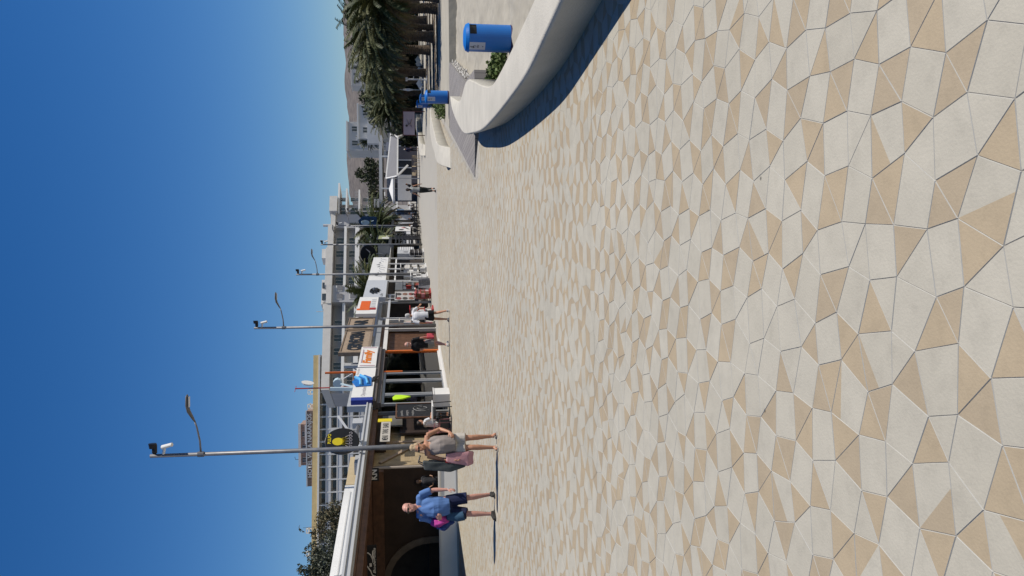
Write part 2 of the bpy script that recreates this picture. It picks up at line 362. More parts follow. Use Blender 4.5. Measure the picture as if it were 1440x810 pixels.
# ------------------------------------------------------------------ litter bins
blue = mat('blue_plastic',(0.010,0.17,0.56),0.38,0.06,3,spec=0.5)
def bin_(loc,rz,label,first=False):
    t=thing('litter_bin',label,'bin',loc,rz,'blue litter bins on the beach')
    n=40; z0,z1=0.69,0.82; R0=.25
    b=MB(); b.lathe([(.225,0),(.23,.02),(R0,.05),(R0,z0)],n=n,cap=True)
    # band with the mouth left open
    for j in range(n):
        a=360*j/n; 
        if 248<a<300: continue
        p=[(R0*math.cos(R(a+d)),R0*math.sin(R(a+d))) for d in (0,9)]
        b.poly([(*p[0],z0),(*p[1],z0),(*p[1],z1),(*p[0],z1)])
    b.lathe([(R0,z1),(.268,z1+.004),(.262,z1+.02),(.235,z1+.07),(.15,z1+.1),(.02,z1+.108)],n=n)
    b.build('body',blue,t,smooth=False)
    MB().lathe([(R0-.012,z0-.1),(R0-.012,z1-.002)],n=32).build('liner',black,t)
    MB().lathe([(.232,0.0),(.256,.012),(.256,.045),(.25,.05)],n=n).build('base_ring',mat('bin_base',(.05,.04,.12),.6),t)
    # notice
    q=MB(); a0,a1=180,218; pts=[]
    for k in range(6):
        a=R(a0+(a1-a0)*k/5); pts.append((.254*math.cos(a),.254*math.sin(a)))
    for k in range(5): q.poly([(*pts[k],.53),(*pts[k+1],.53),(*pts[k+1],.83),(*pts[k],.83)])
    pl=q.build('notice',mat('notice_white',(.62,.62,.66),.5,.04),t)
    def patch(u0,u1,v0,v1):
        z=[]
        for u,v in ((u0,v0),(u1,v0),(u1,v1),(u0,v1)):
            a=R(a0+(a1-a0)*u); z.append((.2565*math.cos(a),.2565*math.sin(a),.53+.30*v))
        return z
    s=MB()
    for u0,u1,v0,v1 in [(.3,.34,.62,.86),(.34,.6,.7,.74),(.6,.64,.58,.70),(.42,.5,.74,.92),(.45,.48,.50,.70),(.3,.72,.48,.50),(.34,.68,.44,.46),(.3,.7,.40,.42),(.45,.55,.12,.18)]: s.poly(patch(u0,u1,v0,v1))
    s.build('print',black,pl)
    return t
b0=bin_((4.69,14.6,-.33),R(17),'blue cylindrical litter bin nearest the camera, partly hidden behind the long bench wall')
# the notice should face left of the picture
b1=dup(b0,(7.42,30.4,-.01),R(40),'blue litter bin standing beyond the deck, second in the row')
dup(b0,(9.8,40.6,-.01),R(60),'third blue litter bin, half covered by the second one')
dup(b0,(12.1,51.5,-.01),R(20),'fourth and smallest blue litter bin of the row')

# ------------------------------------------------------------------ street lamps
def lamp(loc,label):
    t=thing('street_lamp',label,'street lamp',loc,0,'promenade street lamps')
    MB().tube([(0,0,0),(0,0,2.6),(0,0,2.7),(0,0,10.22)],[.095,.095,.085,.062],12).build('pole',steel,t,smooth=True)
    MB().tube([(0,0,8.50),(0,0,8.70)],.095,12).build('collar',steel,t)
    MB().tube([(.05,0,8.60),(.45,0,8.63),(.9,0,8.72),(1.15,0,8.80)],[.035,.032,.03,.03],8).build('arm',steel,t,smooth=True)
    h=MB().tube([(1.08,0,8.78),(1.2,0,8.84),(1.45,0,8.98),(1.65,0,9.03),(1.95,0,9.03),(2.02,0,9.02)],[.035,.10,.15,.14,.12,.05],12,flat=.35,up=(0,0,1)).build('lamp_head',mat('lamp_grey',(.12,.115,.11),.5),t,smooth=True)
    MB().box(1.6,1.95,-.09,.09,8.955,8.972).build('lens',mat('lamp_lens',(.6,.6,.58),.2),h)
    f=MB().tube([(.02,0,10.1),(.3,0,10.13)],.03,8).tube([(.25,-.02,10.14),(.42,-.02,10.14)],[.10,.13],10).build('spotlight',black,t)
    MB().lathe([(.04,0),(.085,.04),(.085,.3),(.06,.34)],n=10).xf(Matrix.Translation((.06,0,10.08))@Matrix.Rotation(R(90),4,'Y')).build('spotlight',black,t)
    MB().tube([(.03,0,9.80),(.3,0,9.76)],.05,8).tube([(.28,0,9.84),(.36,0,9.52)],[.14,.13],12,flat=.5).build('spotlight',white,t)
    return t
P=[(-5.49,27.5,'nearest and tallest grey street lamp, standing behind the woman'),(-2.12,45.7,'second street lamp, beside the man in the white shirt'),(1.22,63.0,'third street lamp along the shops, its arm against the sky'),
   (4.58,81,'fourth street lamp, in front of the black oval sign'),(7.95,99,'fifth street lamp, thin against the palms'),(11.5,117,'sixth and farthest street lamp before the apartment block')]
l0=lamp((P[0][0],P[0][1],-.004),P[0][2])
for x,y,lb in P[1:]: dup(l0,(x,y,-.004),0,lb)

# ------------------------------------------------------------------ palms and trees
pg=[mat('palm_green',(0.042,0.058,0.017),.6,.35,2),mat('palm_light',(0.10,0.105,0.036),.6,.3,2),mat('palm_dry',(0.15,0.115,0.06),.8,.3,2)]
trunkm=mat('palm_trunk',(0.115,0.085,0.06),.95,.4,7,1.0,14)
def palm_crown(seed,n=64,L=2.5,lw=1.0):
    r=random.Random(seed); b=MB()
    for k in range(n):
        f=k/n; az=k*2.39996+r.uniform(-.2,.2); el=R(80-112*f+r.uniform(-12,12)); ln=L*r.uniform(.82,1.08)*(0.85+.25*math.sin(math.pi*min(1,f*1.3))); droop=r.uniform(.55,1.0)
        dry=f>.90; h=Vector((math.cos(az),math.sin(az),0)); side=Vector((-h.y,h.x,0)); pts=[]; m=14
        p=Vector((h.x*.15,h.y*.15,-.25*f)); ang=el
        for q in range(m+1): pts.append(p.copy()); p=p+(h*math.cos(ang)+Vector((0,0,math.sin(ang))))*(ln/m); ang-=R(5.6)*droop*(0.5+q/m)*(1.0 if ang>-1.4 else 0)
        mi=2 if dry else (1 if r.random()<.33 else 0)
        b.mat(2 if dry else 1)
        for q in range(m): 
            wd=.035*(1-q/m)+.008; b.poly([pts[q]-side*wd,pts[q]+side*wd,pts[q+1]+side*wd*.8,pts[q+1]-side*wd*.8])
        b.mat(mi)
        for q in range(2,m+1):
            t=(pts[q]-pts[q-1]).normalized(); up=side.cross(t).normalized(); 
            ll=.42*ln/2.5*math.sin(math.pi*(.12+.83*q/(m+1)))**.7
            for e in (0,.5):
                base=pts[q-1].lerp(pts[q],e)
                for sg in (-1,1):
                    d=(side*sg*.78+t*.62+up*.25+Vector((r.uniform(-.12,.12),r.uniform(-.12,.12),r.uniform(-.15,.08)))).normalized()
                    tip=base+d*ll*r.uniform(.8,1.1)-Vector((0,0,.06)); wv=t*.036*lw
                    b.poly([base-wv,base+wv*1.3,tip])
    return b
def palm(loc,h,label,seed,group,L=2.5,rt=.25,n=84,rz=0):
    t=thing('palm_tree',label,'palm tree',loc,rz,group)
    b=MB(); r=random.Random(seed); prof=[]; z=0
    while z<h: prof.append((rt*(1.25-.25*min(1,z/.5))*(1+.0*z)+.018,z)); prof.append((rt*(1.2-.25*min(1,z/.5)),z+.09)); z+=.13
    prof.append((rt*1.35,h)); prof.append((rt*.7,h+.35)); b.lathe(prof,n=12)
    lean=Vector((r.uniform(-.05,.05),r.uniform(-.05,.05),0))
    b.v=[(x+lean.x*z,y+lean.y*z,z) for x,y,z in b.v]
    b.build('trunk',trunkm,t)
    c=palm_crown(seed,n,L,1.0 if L<3 else 2.2).build('crown',pg,t,loc=(lean.x*h,lean.y*h,h+.1))
    return t
GB='palms planted in the sand of the beach'
p1=palm((14.15,39.6,-.02),2.75,'thick palm on the beach with the second trunk from the right edge of the view',21,GB,L=2.5,rt=.25)
p2=palm((15.1,45.5,-.02),3.1,'narrow-trunked beach palm, its trunk swelling at the foot',22,GB,L=2.6,rt=.17)
p4=palm((14.0,37.6,-.02),2.9,'beach palm at the right edge of the view, its trunk cut by the frame',24,GB,L=2.35,rt=.24)
p3=palm((14.3,44.6,-.02),3.2,'beach palm with the broadest trunk, just left of the narrow-trunked one',23,GB,L=2.7,rt=.29)
PL=[
 (p3,(15.4,50.7,-.02),1.0,'rough-barked beach palm left of the broadest trunk'),
 (p2,(21.3,70,-.02),1.12,'palm in the second row, right one of the two dark trunks behind the sand strip'),
 (p4,(20.4,73,-.02),1.1,'palm in the second row, left one of the two dark trunks behind the sand strip'),
 (p3,(17.0,62,-.02),1.0,'tallest leafy palm in the middle of the beach grove'),
 (p2,(20.4,82,-.02),1.2,'shaded palm deep in the grove behind the white shower post'),
 (p1,(18.9,76,-.02),1.1,'palm standing behind the second blue bin'),
 (p3,(17.7,78,-.02),1.02,'leftmost palm of the grove, fronds hanging over the pale notice board'),
 (p2,(24.5,74,-.02),1.25,'palm behind the gap between the first trunks'),
 (p4,(26.5,66,-.02),1.2,'background palm behind the rough-barked trunk'),
 (p3,(19.4,57,-.02),1.08,'bushy palm behind the narrow-trunked one'),
 (p2,(27.0,90,-.02),1.4,'farthest palm of the beach grove'),
 (p1,(23.2,88,-.02),1.3,'dark far palm above the sun loungers'),
 (p3,(30.5,84,-.02),1.3,'far palm at the right of the grove'),
 (p4,(18.6,52,-.02),1.0,'full palm just behind the first row trunks')]
for k,(src,lc,sc,lb) in enumerate(PL): dup(src,lc,k*1.3+.5,lb,sc)
GS='palms among the shops'
q1=palm((8.9,110,0),5.2,'large palm with wide hanging fronds in front of the apartment balconies',31,GS,L=4.6,rt=.28,n=80)
dup(q1,(8.0,122,0),2.0,'palm beside the blue and white banner, half hidden by the large one',.82)
dup(q1,(4.4,92,0),1.2,'palm rising behind the white stalls next to the black oval sign',.78)
dup(q1,(-0.6,80,0),2.8,'palm with drooping fronds behind the pale awning with the black drawing',.86)
dup(q1,(1.2,84,0),.4,'smaller palm between the drawing awning and the white stalls',.78)
dup(q1,(24.6,130,3),0.4,'lone small palm standing dark against the hill',(.42,.42,.72))
def leaf_tree(name,loc,h,crown,label,seed,cols,n=2600,ls=.09,group=None,trunk=.09):
    t=thing(name,label,'tree',loc,0,group); r=random.Random(seed)
    b=MB(); tips=[]
    b.tube([(0,0,0),(.05,.03,h*.35),(0,0,h*.55)],[trunk,trunk*.8,trunk*.6],8)
    for (cx,cy,cz,rad) in crown: b.tube([(0,0,h*.45),(cx*.5,cy*.5,h*.45+(cz-h*.45)*.55),(cx,cy,cz)],[trunk*.55,trunk*.35,.01],6)
    b.build('trunk',mat('bark',(.12,.095,.07),.9,.3,5),t)
    c=MB()
    for (cx,cy,cz,rad) in crown:
        for k in range(int(n*rad**2/sum(q[3]**2 for q in crown))):
            d=Vector((r.gauss(0,1),r.gauss(0,1),r.gauss(0,1))).normalized()*rad*(r.random()**.45)
            if noise.noise(Vector((cx+d.x,cy+d.y,cz+d.z))*1.9+Vector((seed,0,0)))<-.12: continue
            p=Vector((cx,cy,cz))+d; a=Vector((r.uniform(-1,1),r.uniform(-1,1),r.uniform(-1,1))).normalized(); e=a.cross(Vector((r.uniform(-1,1),r.uniform(-1,1),r.uniform(-1,1)))).normalized(); s_=ls*r.uniform(.5,1.2)
            c.mat(r.randrange(len(cols))).poly([p-a*s_,p+e*s_*.45,p+a*s_,p-e*s_*.45])
    c.build('crown',cols,t); return t
og=[mat('olive_leaf',(.075,.085,.05),.7,.3,3),mat('grey_leaf',(.13,.14,.105),.7,.3,3),mat('dark_leaf',(.035,.045,.025),.7,.3,3)]
br=[mat('brown_leaf',(.12,.095,.05),.8,.3,3),mat('tan_leaf',(.16,.14,.08),.8,.3,3),og[2]]
leaf_tree('tree',(-13.2,38,0),6.8,[(0,0,5.6,.95),(.6,.2,6.0,.7),(-.7,0,5.9,.8),(1.1,.2,5.2,.6),(-1.2,0,5.2,.9),(.1,0,6.6,.4)],'grey-green tree showing above the white parapet at the left edge',41,og,9000,.085)
leaf_tree('tree',(-14.6,50,0),8.2,[(0,0,6.6,1.0),(.7,0,6.2,.8),(-.5,0,7.3,.5),(.5,.2,7.0,.45),(.2,0,5.6,1.0),(-.2,0,8.2,.28)],'brownish thin tree in front of the balcony hotel, right of the grey-green tree',42,br,6000,.095)

# ------------------------------------------------------------------ hills
def hill():
    b=MB(); nx,ny=90,24; 
    for j in range(ny+1):
        for i in range(nx+1):
            x=20+900*i/nx; y=700+900*j/ny
            ridge=88+10*noise.noise(Vector((x*.006,0,1)))+4*noise.noise(Vector((x*.03,0,2)))+ (x-200)*.02
            ridge*= min(1,max(0,(x-20)/120))**.5
            prof=math.sin(math.pi*.5*min(1,j/14)) if j<=14 else 1-.3*(j-14)/10
            b.v.append((x,y,ridge*prof*(1+0.06*noise.noise(Vector((x*.02,y*.02,5))))-3))
    for j in range(ny):
        for i in range(nx):
            a=j*(nx+1)+i; b.f.append((a,a+1,a+nx+2,a+nx+1)); b.m.append(0)
    tag(b.build('hills',mat('hill_scrub',(0.135,0.12,0.115),1,.35,.12,col2=(.20,.175,.155)),smooth=True),kind='structure')
hill()

# ------------------------------------------------------------------ background buildings
pane=mat('window_dark',(0.045,0.05,0.055),.15,.5,.4,spec=.6)
panel=mat('window_pale',(0.16,0.15,0.13),.5,.4,.5)  # paler, rougher tone than the dark panes, also used on screens
def windows(parent,rects,y,depth=.06,m=pane,name='window',mull=True,fm=None):
    fm=fm or white
    for (x0,x1,z0,z1) in rects:
        b=MB().box(x0,x1,y,y+depth,z0,z1); b.mat(1)
        if mull:
            fw=min(.12,(x1-x0)*.06)
            for q in ((x0,x0+fw,z0,z1),(x1-fw,x1,z0,z1),((x0+x1)/2-fw/2,(x0+x1)/2+fw/2,z0,z1)): b.box(q[0],q[1],y-.05,y-.002,q[2],q[3])
        b.build(name,[m,fm],parent)
# balcony hotel with ochre roof edge (far)
def hotel():
    t=thing('hotel_building','pale hotel with a grid of balconies and an ochre roof edge','building',(-16.9,205,0),R(10))
    W=62; bay=3.09; fl=2.72
    MB().box(-W,0,1.8,14,0,24.04).build('wall',offw,t)
    b=MB().box(-W-.2,.2,-.3,14.2,24.05,25.3); b.build('roof',mat('ochre',(.72,.55,.27),.8,.1,.5),t)
    MB().box(-W-.2,.3,-.5,-.31,23.6,24.03).box(.0,.25,-.31,1.8,0,23.59).build('cornice',white,t)
    sp=MB(); post=MB()
    for k in range(7):
        z=23.55-fl*(k+1); sp.box(-W,0,0,.14,z,z+1.15); sp.box(-W,0,0.15,1.8,z-.12,z+.1)
    sp.build('balcony',mat('balcony_grey',(.66,.67,.68),.7,.06,1),t)
    rl=MB()
    for k in range(7): z=23.55-fl*(k+1); rl.box(-W,0,-.08,-.005,z+1.05,z+1.25)
    rl.build('rail',white,t)
    for k in range(int(W/bay)+1): post.box(-k*bay-.14,-k*bay+.14,-.06,1.79,0,23.55)
    post.build('partition',white,t)
    r=random.Random(4)
    for k in range(5):
        z=23.55-fl*(k+1)
        for j in range(int(W/bay)):
            if j>15: continue
            b=MB().box(-(j+1)*bay+.5,-j*bay-.4,1.62,1.76,z+.12,z+2.3).mat(1); u=r.random()
            b.box(-(j+1)*bay+.5,-(j+1)*bay+.5+ (1.0 if u<.4 else .5),1.55,1.61,z+.12,z+2.3)
            b.build('window',[pane,panel],t)
    for x in (-9.6,-13.2,-44,-49.5): 
        c=MB().box(x,x+.25,3,3.4,25.3,27).box(x+1,x+1.25,3,3.4,25.3,27).box(x-.1,x+1.4,3,3.4,26.2,26.5).box(x,x+1.2,3,3.4,26.9,27.05); c.build('chimney',white,t)
hotel()
def brick_hotel():
    t=thing('hotel_building','brown brick hotel with rooftop lettering, rising behind the ochre roofed one','building',(-60.6,260,0))
    bk=mat('brown_brick',(.36,.26,.21),.9,.25,2)
    MB().box(-3,21.5,0,14,0,33.95).box(3,16.5,4,12,33.95,36.6).build('wall',bk,t)
    MB().box(-3.1,21.6,-.12,-.005,33.96,34.3).box(2.6,16.8,3.7,3.98,36.4,37.2).box(10,16.2,3.7,3.98,34.6,35.1).build('cornice',white,t)
    windows(t,[(x,x+1.4,28.3,30.4) for x in (-1,3,7,11,15,18.5)],-.03,fm=white)
    windows(t,[(x,x+1.6,34.2,35.9) for x in (4,8,12.5)],3.9,fm=white)
    MB().box(-.4,20.9,-.35,-.2,31.95,32.15).box(-.4,20.9,-.35,-.2,33.75,33.85).build('sign_frame',dark,t)
    text('lettering','HOTEL VILLA NARANJOS',1.75,20.6,(0,-.42,32.05),white,t,'-y',bold=.02)
    for x in (-2.5,1.3,19.8): MB().box(x,x+.7,2,2.6,31.6,33.2+.5*(x>0)).build('chimney',white,t)
    MB().tube([(5,4,37.2),(5,4,38.2),(5.9,4,38.4)],.08,6).build('antenna',dark,t)
brick_hotel()
def apartments():
    t=thing('apartment_building','long white apartment block with thick white roof band and stacked balconies','building',(0,184,0),R(22))
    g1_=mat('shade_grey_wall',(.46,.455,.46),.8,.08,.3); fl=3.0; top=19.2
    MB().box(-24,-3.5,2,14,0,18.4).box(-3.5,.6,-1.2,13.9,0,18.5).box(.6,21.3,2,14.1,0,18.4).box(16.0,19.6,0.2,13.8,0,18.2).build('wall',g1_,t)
    b=MB().box(-24,-4,-1.6,15,18.5,20.2).box(-4,.6,-1.8,15,18.52,19.7).box(.6,10,-1.6,15,18.5,20.1).box(10,16.0,-1.2,15,18.5,19.8).box(19.6,23.6,-1.6,15,17.8,19.6).box(16,19.6,-.5,15,18.22,19.3)
    b.build('roof',offw,t)
    sl_=MB()
    for k in range(6):
        z=18.4-fl*(k+1)+.1
        sl_.box(-24,-3.52,-.8,2,z,z+.35); sl_.box(.62,15.98,-.8,2,z,z+.35); sl_.box(19.62,26.0-.3*k,-1.0,6,z,z+.35)
        sl_.box(-24,-3.52,-.8,-.68,z+.36,z+1.0 if k>0 else z+.6); sl_.box(.62,15.98,-.8,-.68,z+.36,z+1.0 if k%2 else z+.55)
    sl_.box(19.62,27.5,-1.0,6,17.3,17.7)
    sl_.build('balcony',white,t)
    for k in range(5):
        z=18.4-fl*(k+1)+.5
        rs=[(x,x+1.8,z,z+2.1) for x in (-22,-18.6,-15.2,-12,-8.6,2.2,5.6,9,12.4)]
        windows(t,rs,1.93); 
        windows(t,[(20.3,22.4,z,z+2.0),(24,25,z,z+2)] if k<4 else [],1.93)
        for x in (-2.9,-.9):
            q=MB().box(x,x+1.4,-1.32,-1.21,z+.3,z+1.7).mat(1).box(x+.25,x+1.4,-1.4,-1.33,z+.3,z+1.45); q.build('window',[offw,mat('recess',(.2,.2,.21),.8)],t)
        rr_=MB()
        for i in range(14): rr_.box(20+i*.4,20.05+i*.4,-1.0,-.95,z-.05,z+.9)
        rr_.build('railing',pgrey,t)
    MB().box(20.4,25.2,5.9,14,0,17.6).build('end_wall',g1_,t)
    # rooftop bits
    MB().box(-2,4.2,4,9,20.1,21.4).box(-3.2,-1.4,4,8,19.7,21.0).box(9.8,12.2,4,8,19.8,21.6).build('roof_hut',offw,t)
    MB().box(-1,.6,3.8,3.98,20.3,21.2).box(2,3.4,3.8,3.98,20.3,21.2).build('vent',pane,t)
    for x,z,rad in ((-4.2,20.2,.08),(18,19.3,.35),(14,19.9,.07)): MB().tube([(x,3,z),(x,3,z+2.1)],rad,8).build('antenna',pgrey,t)
apartments()
def villa(name,loc,w_,d_,h,label,rz=0,storeys=2,m=None):
    t=thing(name,label,'building',loc,rz); m=m or offw
    MB().box(0,w_,0,d_,0,h).build('wall',m,t)
    MB().box(-.15,w_+.15,-.15,d_+.15,h,h+.25).build('roof',white,t)
    rs=[]; n=max(2,int(w_/2.6))
    for k in range(storeys):
        for i in range(n): x=w_*(i+.5)/n; z=h*(k+.3)/storeys; rs.append((x-.5,x+.5,z,z+h/storeys*.5))
    windows(t,rs,-.05)
    return t
# villas to the right of the apartments
t=thing('villa','white villa with a long balustraded roof terrace right of the apartment block','building',(13.4,112,0))
MB().box(0,7.5,2,9,0,4.3).box(6.2,7.4,0,2,0,4.3).build('wall',mat('blue_grey_wall',(.30,.30,.33),.8,.1,.3),t)
MB().box(-.8,8.6,1.2,10,4.9,5.35).build('roof',offw,t)
b=MB()
for i in range(20): b.lathe([(.06,0),(.11,.25),(.06,.5),(.1,.62)],(1.1+i*.27,1.2,2.75),6)
b.build('balustrade',white,t); MB().box(.9,6.6,1.1,1.32,3.4,3.55).box(.9,6.6,1.1,1.32,2.6,2.74).box(.9,1.1,1.1,1.3,2.6,4.9).box(5.5,5.7,1.1,1.3,2.6,4.9).build('terrace_rail',white,t)
MB().bar((-.8,1.2,5.3),(-1.6,1.2,3.4),.25,.1).box(-1.7,-.5,1.1,1.3,5.36,6.1).build('gable',offw,t)
windows(t,[(1.6,2.6,.6,2.4),(3.6,4.6,.6,2.4)],1.94)
t=villa('villa',(24.3,128,2),5.5,8,7.0,'tall white block house with a boxed balcony behind the palms',m=offw)
MB().box(-1.0,2.4,-1.4,-.02,3.6,5.6).build('balcony',white,t)
villa('villa',(24.5,140,4),5,8,7.6,'white cubic house with a roof rail higher on the slope',m=offw)
villa('villa',(76,296,6),11,9,15.0,'large bright white house on the hillside, seen through the gap in the palms',storeys=4)
villa('villa',(92,330,6),12,9,16.5,'second white hillside house, behind the palm tops',storeys=4)
villa('villa',(55,300,4),9,9,9,'pale low house on the slope left of the bright white one',storeys=3)
leaf_tree('tree',(17.8,124,0),9.6,[(0,0,7.6,1.4),(1.2,0,6.6,1.4),(-1,0,6.6,1.2),(.3,0,8.6,.9),(2,0,7.2,.9)],'dark round tree behind the balustraded villa',44,[pg[0],og[0],og[2]],2600,.26,trunk=.2)
leaf_tree('tree',(17.0,150,0),9.5,[(0,0,7.0,1.6),(1.6,0,7.6,1.3),(-1.7,0,6.6,1.2)],'greenish tree beside the end balconies of the apartment block',45,[pg[0],og[0],br[1]],2200,.28,trunk=.2)
t=thing('restaurant_building','low grey restaurant building behind the sloping white awning','building',(14.5,104,0))
MB().box(0,30,4,14,0,3.5).build('wall',mat('dim_wall',(.16,.15,.16),.9,.2,.4),t); MB().box(-.2,30.2,3.6,14.2,3.5,3.7).build('roof',pgrey,t)
windows(t,[(x,x+2.2,.8,2.6) for x in (1,5,9,13,17,21,25)],3.92)
# sloping awning
t=thing('awning','large sloping pale grey awning with white edges over a terrace','awning',(0,0,0))
A=Vector((19.3,98,3.35)); B=Vector((12.9,92,3.85)); Cc=Vector((12.9,90,2.55)); D=Vector((18.1,94,2.5))
def slab(pts,th): 
    n_=(pts[1]-pts[0]).cross(pts[2]-pts[0]).normalized()*th
    return MB().rings([[p for p in pts],[p-n_ for p in pts]])
fixn(slab([A,B,Cc,D],.06).build('fabric',mat('awning_grey',(.19,.19,.20),.8,.05,1),t))
MB().bar(A,B,.14,.2).bar(Cc,D,.12,.16).bar(B,Cc,.12,.16).bar(A,D,.12,.16).build('frame',white,t)
for a_,b_,w_ in ((Cc,(14.2,90.5,1.35),.2),(D,(18.6,95,1.5),.2),(B,(12.9,92,0),.09),(A,(19.3,98,0),.12)): MB().bar(a_,b_,w_).build('post',white,t)

# ------------------------------------------------------------------ bodega with the long flat canopy (left of the view)
BL='things on the low bodega at the left'
t=thing('bar_building','low bar with a flat canopy, brown soffit and white parapet, at the left edge','building',FR(0,0),FRZ)
# local x = towards the promenade, y = along it
MB().box(-1.3,-1.05,16,28.2,3.3,3.88).build('parapet',white,t)
MB().box(-1.29,-1.04,28.22,30.7,3.3,3.86).build('parapet',mat('cream_wall',(.55,.44,.27),.8,.05),t)
MB().box(-9,-.02,14,33.4,3.12,3.28).build('roof',pgrey,t)
b=MB(); b.box(0.0,.16,14,33.5,3.16,3.36).box(-.3,-.02,14,33.5,3.30,3.40).box(.17,.20,14,33.5,3.30,3.35); b.build('gutter',pgrey,t)
b=MB().box(-9,-.12,14,33.4,3.06,3.115)
for k in range(26): b.box(-9,-.15,14.3+k*.74,14.42+k*.74,2.94,3.055)
b.box(-.30,-.13,14,33.4,2.9,3.05)
b.build('soffit',wood,t)
MB().box(-9,-.65,28.3,28.5,2.55,2.935).build('fascia',wood,t)
# back wall facing the camera with an arch, and side wall facing the promenade
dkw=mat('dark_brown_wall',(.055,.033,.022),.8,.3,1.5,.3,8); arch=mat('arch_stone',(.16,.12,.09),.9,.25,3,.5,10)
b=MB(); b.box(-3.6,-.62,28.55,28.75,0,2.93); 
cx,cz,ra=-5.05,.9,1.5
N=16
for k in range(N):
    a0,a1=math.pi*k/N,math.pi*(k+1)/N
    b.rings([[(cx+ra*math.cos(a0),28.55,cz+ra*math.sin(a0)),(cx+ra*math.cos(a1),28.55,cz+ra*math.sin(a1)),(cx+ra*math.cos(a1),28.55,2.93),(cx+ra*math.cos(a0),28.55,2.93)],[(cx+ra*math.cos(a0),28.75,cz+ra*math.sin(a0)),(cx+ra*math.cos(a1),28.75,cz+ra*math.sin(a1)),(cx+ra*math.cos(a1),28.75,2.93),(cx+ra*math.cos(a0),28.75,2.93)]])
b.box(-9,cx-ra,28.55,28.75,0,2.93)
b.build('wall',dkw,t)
b=MB()
for k in range(N):
    a0,a1=math.pi*k/N,math.pi*(k+1)/N; r2=ra+.22
    b.rings([[(cx+r*math.cos(a),y,cz+r*math.sin(a)) for r,a in ((ra-.02,a0),(ra-.02,a1),(r2,a1),(r2,a0))] for y in (28.49,28.545)])
b.box(cx+ra-.02,cx+ra+.22,28.49,28.545,0,cz).box(cx-ra-.22,cx-ra+.02,28.49,28.545,0,cz)
b.build('arch',arch,t)
MB().box(-.85,-.65,28.76,33.0,0,2.93).build('side_wall',stone,t)
b=MB().box(-.64,-.60,30.9,31.05,0,2.9).box(-.64,-.6,31.8,31.95,0,2.9).bar((-.61,29.2,0.2),(-.61,30.9,2.5),.16,.03,up=(1,0,0)).bar((-.60,29.0,2.7),(-.60,31.0,1.1),.14,.03,up=(1,0,0)); b.build('timber_frame',woodl,t)
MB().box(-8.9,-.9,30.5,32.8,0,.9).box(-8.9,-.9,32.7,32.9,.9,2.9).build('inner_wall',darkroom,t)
MB().tube([(-.45,28.2,0),(-.45,28.2,3.05)],.05,8).build('post',mat('post_beige',(.42,.36,.30),.6,.05),t)
# low white wall (turns its face to the camera)
t=thing('low_wall','low white rendered terrace wall in front of the dark bar opening','wall',(-6.0,27.15,0),R(9.2))
MB().box(-7,0,0,.22,-.01,.60).build('wall',white,t); MB().box(-7.03,.03,-.03,.25,.60,.66).build('coping',offw,t)
MB().box(-7.0,0.0,-.06,-.003,-.01,.06).build('skirting',grey,t)
MB().box(.01,.09,-.05,.2,0,.98).build('end_post',dark,t)
# logo boards hanging in the shade
t=thing('hanging_board','black hanging board with a big white loop drawing and lettering, at the left edge','sign',(-8.95,24.0,0),0)
MB().box(0,1.22,0,.03,2.66,3.08).build('board',black,t)
wl=mat('sign_white',(.75,.73,.70),.6,.05)
b=MB(); pts=[(.05+.46*q,-.012,0) for q in (0,)]
loop=[(.28,2.74),(.33,2.80),(.44,2.84),(.56,2.92),(.70,3.02),(.86,3.045),(.97,3.01),(1.00,2.92),(.93,2.84),(.84,2.80),(.78,2.775)]
b.tube([(x,-.012,z) for x,z in loop],.018,6)
b.tube([(.70,-.012,2.78),(.86,-.012,2.775),(1.06,-.012,2.785)],[.01,.03,.012],6).build('drawing',wl,t)
MB().bar((.58,-.012,2.84),(.68,-.012,2.84),.02,.07).box(.03,.26,-.02,-.004,2.84,2.98).build('drawing',wl,t)
text('lettering','La Bodeguilla',.10,1.0,(.14,-.012,2.67),wl,t,'-y',bold=.02,shear=.3)
t=thing('hanging_board','small black hanging board with two white letters under the canopy','sign',(-6.52,27.0,0),0)
MB().box(0,.44,0,.03,2.68,3.02).build('board',black,t)
text('lettering','KN',.22,.34,(.05,-.012,2.74),wl,t,'-y',bold=.03)
# round sign with a yellow octopus
t=thing('round_sign','black round sign with a yellow curly octopus drawing, behind the nearest street lamp','sign',(-5.38,28.3,4.0),R(28),'round black signs'); t.scale=(.85,1,1)
b=MB().rings([[(r*.56*math.cos(a),y,r*.60*math.sin(a)) for a in [2*math.pi*k/40 for k in range(40)]] for r,y in ((.97,.05),(1,.04),(1,-.04),(.97,-.05))]); fixn(b.build('disc',black,t))
yl=mat('sign_yellow',(.75,.60,.02),.5,.05)
b=MB().rings([[(-.02+.16*math.cos(a),y,.14+.20*math.sin(a)) for a in [2*math.pi*k/24 for k in range(24)]] for y in (-.056,-.06)]); 
for k in range(6):
    x=-.14+.05*k; b.tube([(x,-.058,-.0),(x*1.3,-.058,-.12),(x*1.9+.02,-.058,-.22)],[.035,.022,.006],5,flat=.3)
b.build('drawing',yl,t)
sw=mat('swirl_pale',(.45,.42,.45),.6,.05)
for k in range(5):
    x=-.28+.13*k; m_=MB(); m_.tube([(x*.7,-.058,-.12),(x*1.0,-.058,-.26),(x*1.1+.05,-.058,-.36),(x*1.1+.11,-.058,-.33),(x*1.1+.09,-.058,-.26),(x*1.1+.05,-.058,-.27)],.012,5); m_.build('tentacle',sw,t)
text('lettering','PULPO',.12,.42,(-.10,-.056,.38),yl,t,'-y',bold=.03)
MB().bar((.45,.02,.2),(.62,.1,.12),.05).bar((.52,.05,.28),(.52,.05,-.5),.04).box(.44,.6,-.02,.1,.10,.40).build('bracket',pgrey,t)
t=thing('floodlight','small black floodlight on the canopy edge beside the round sign','light',FR(29.6,.0,3.4),FRZ)
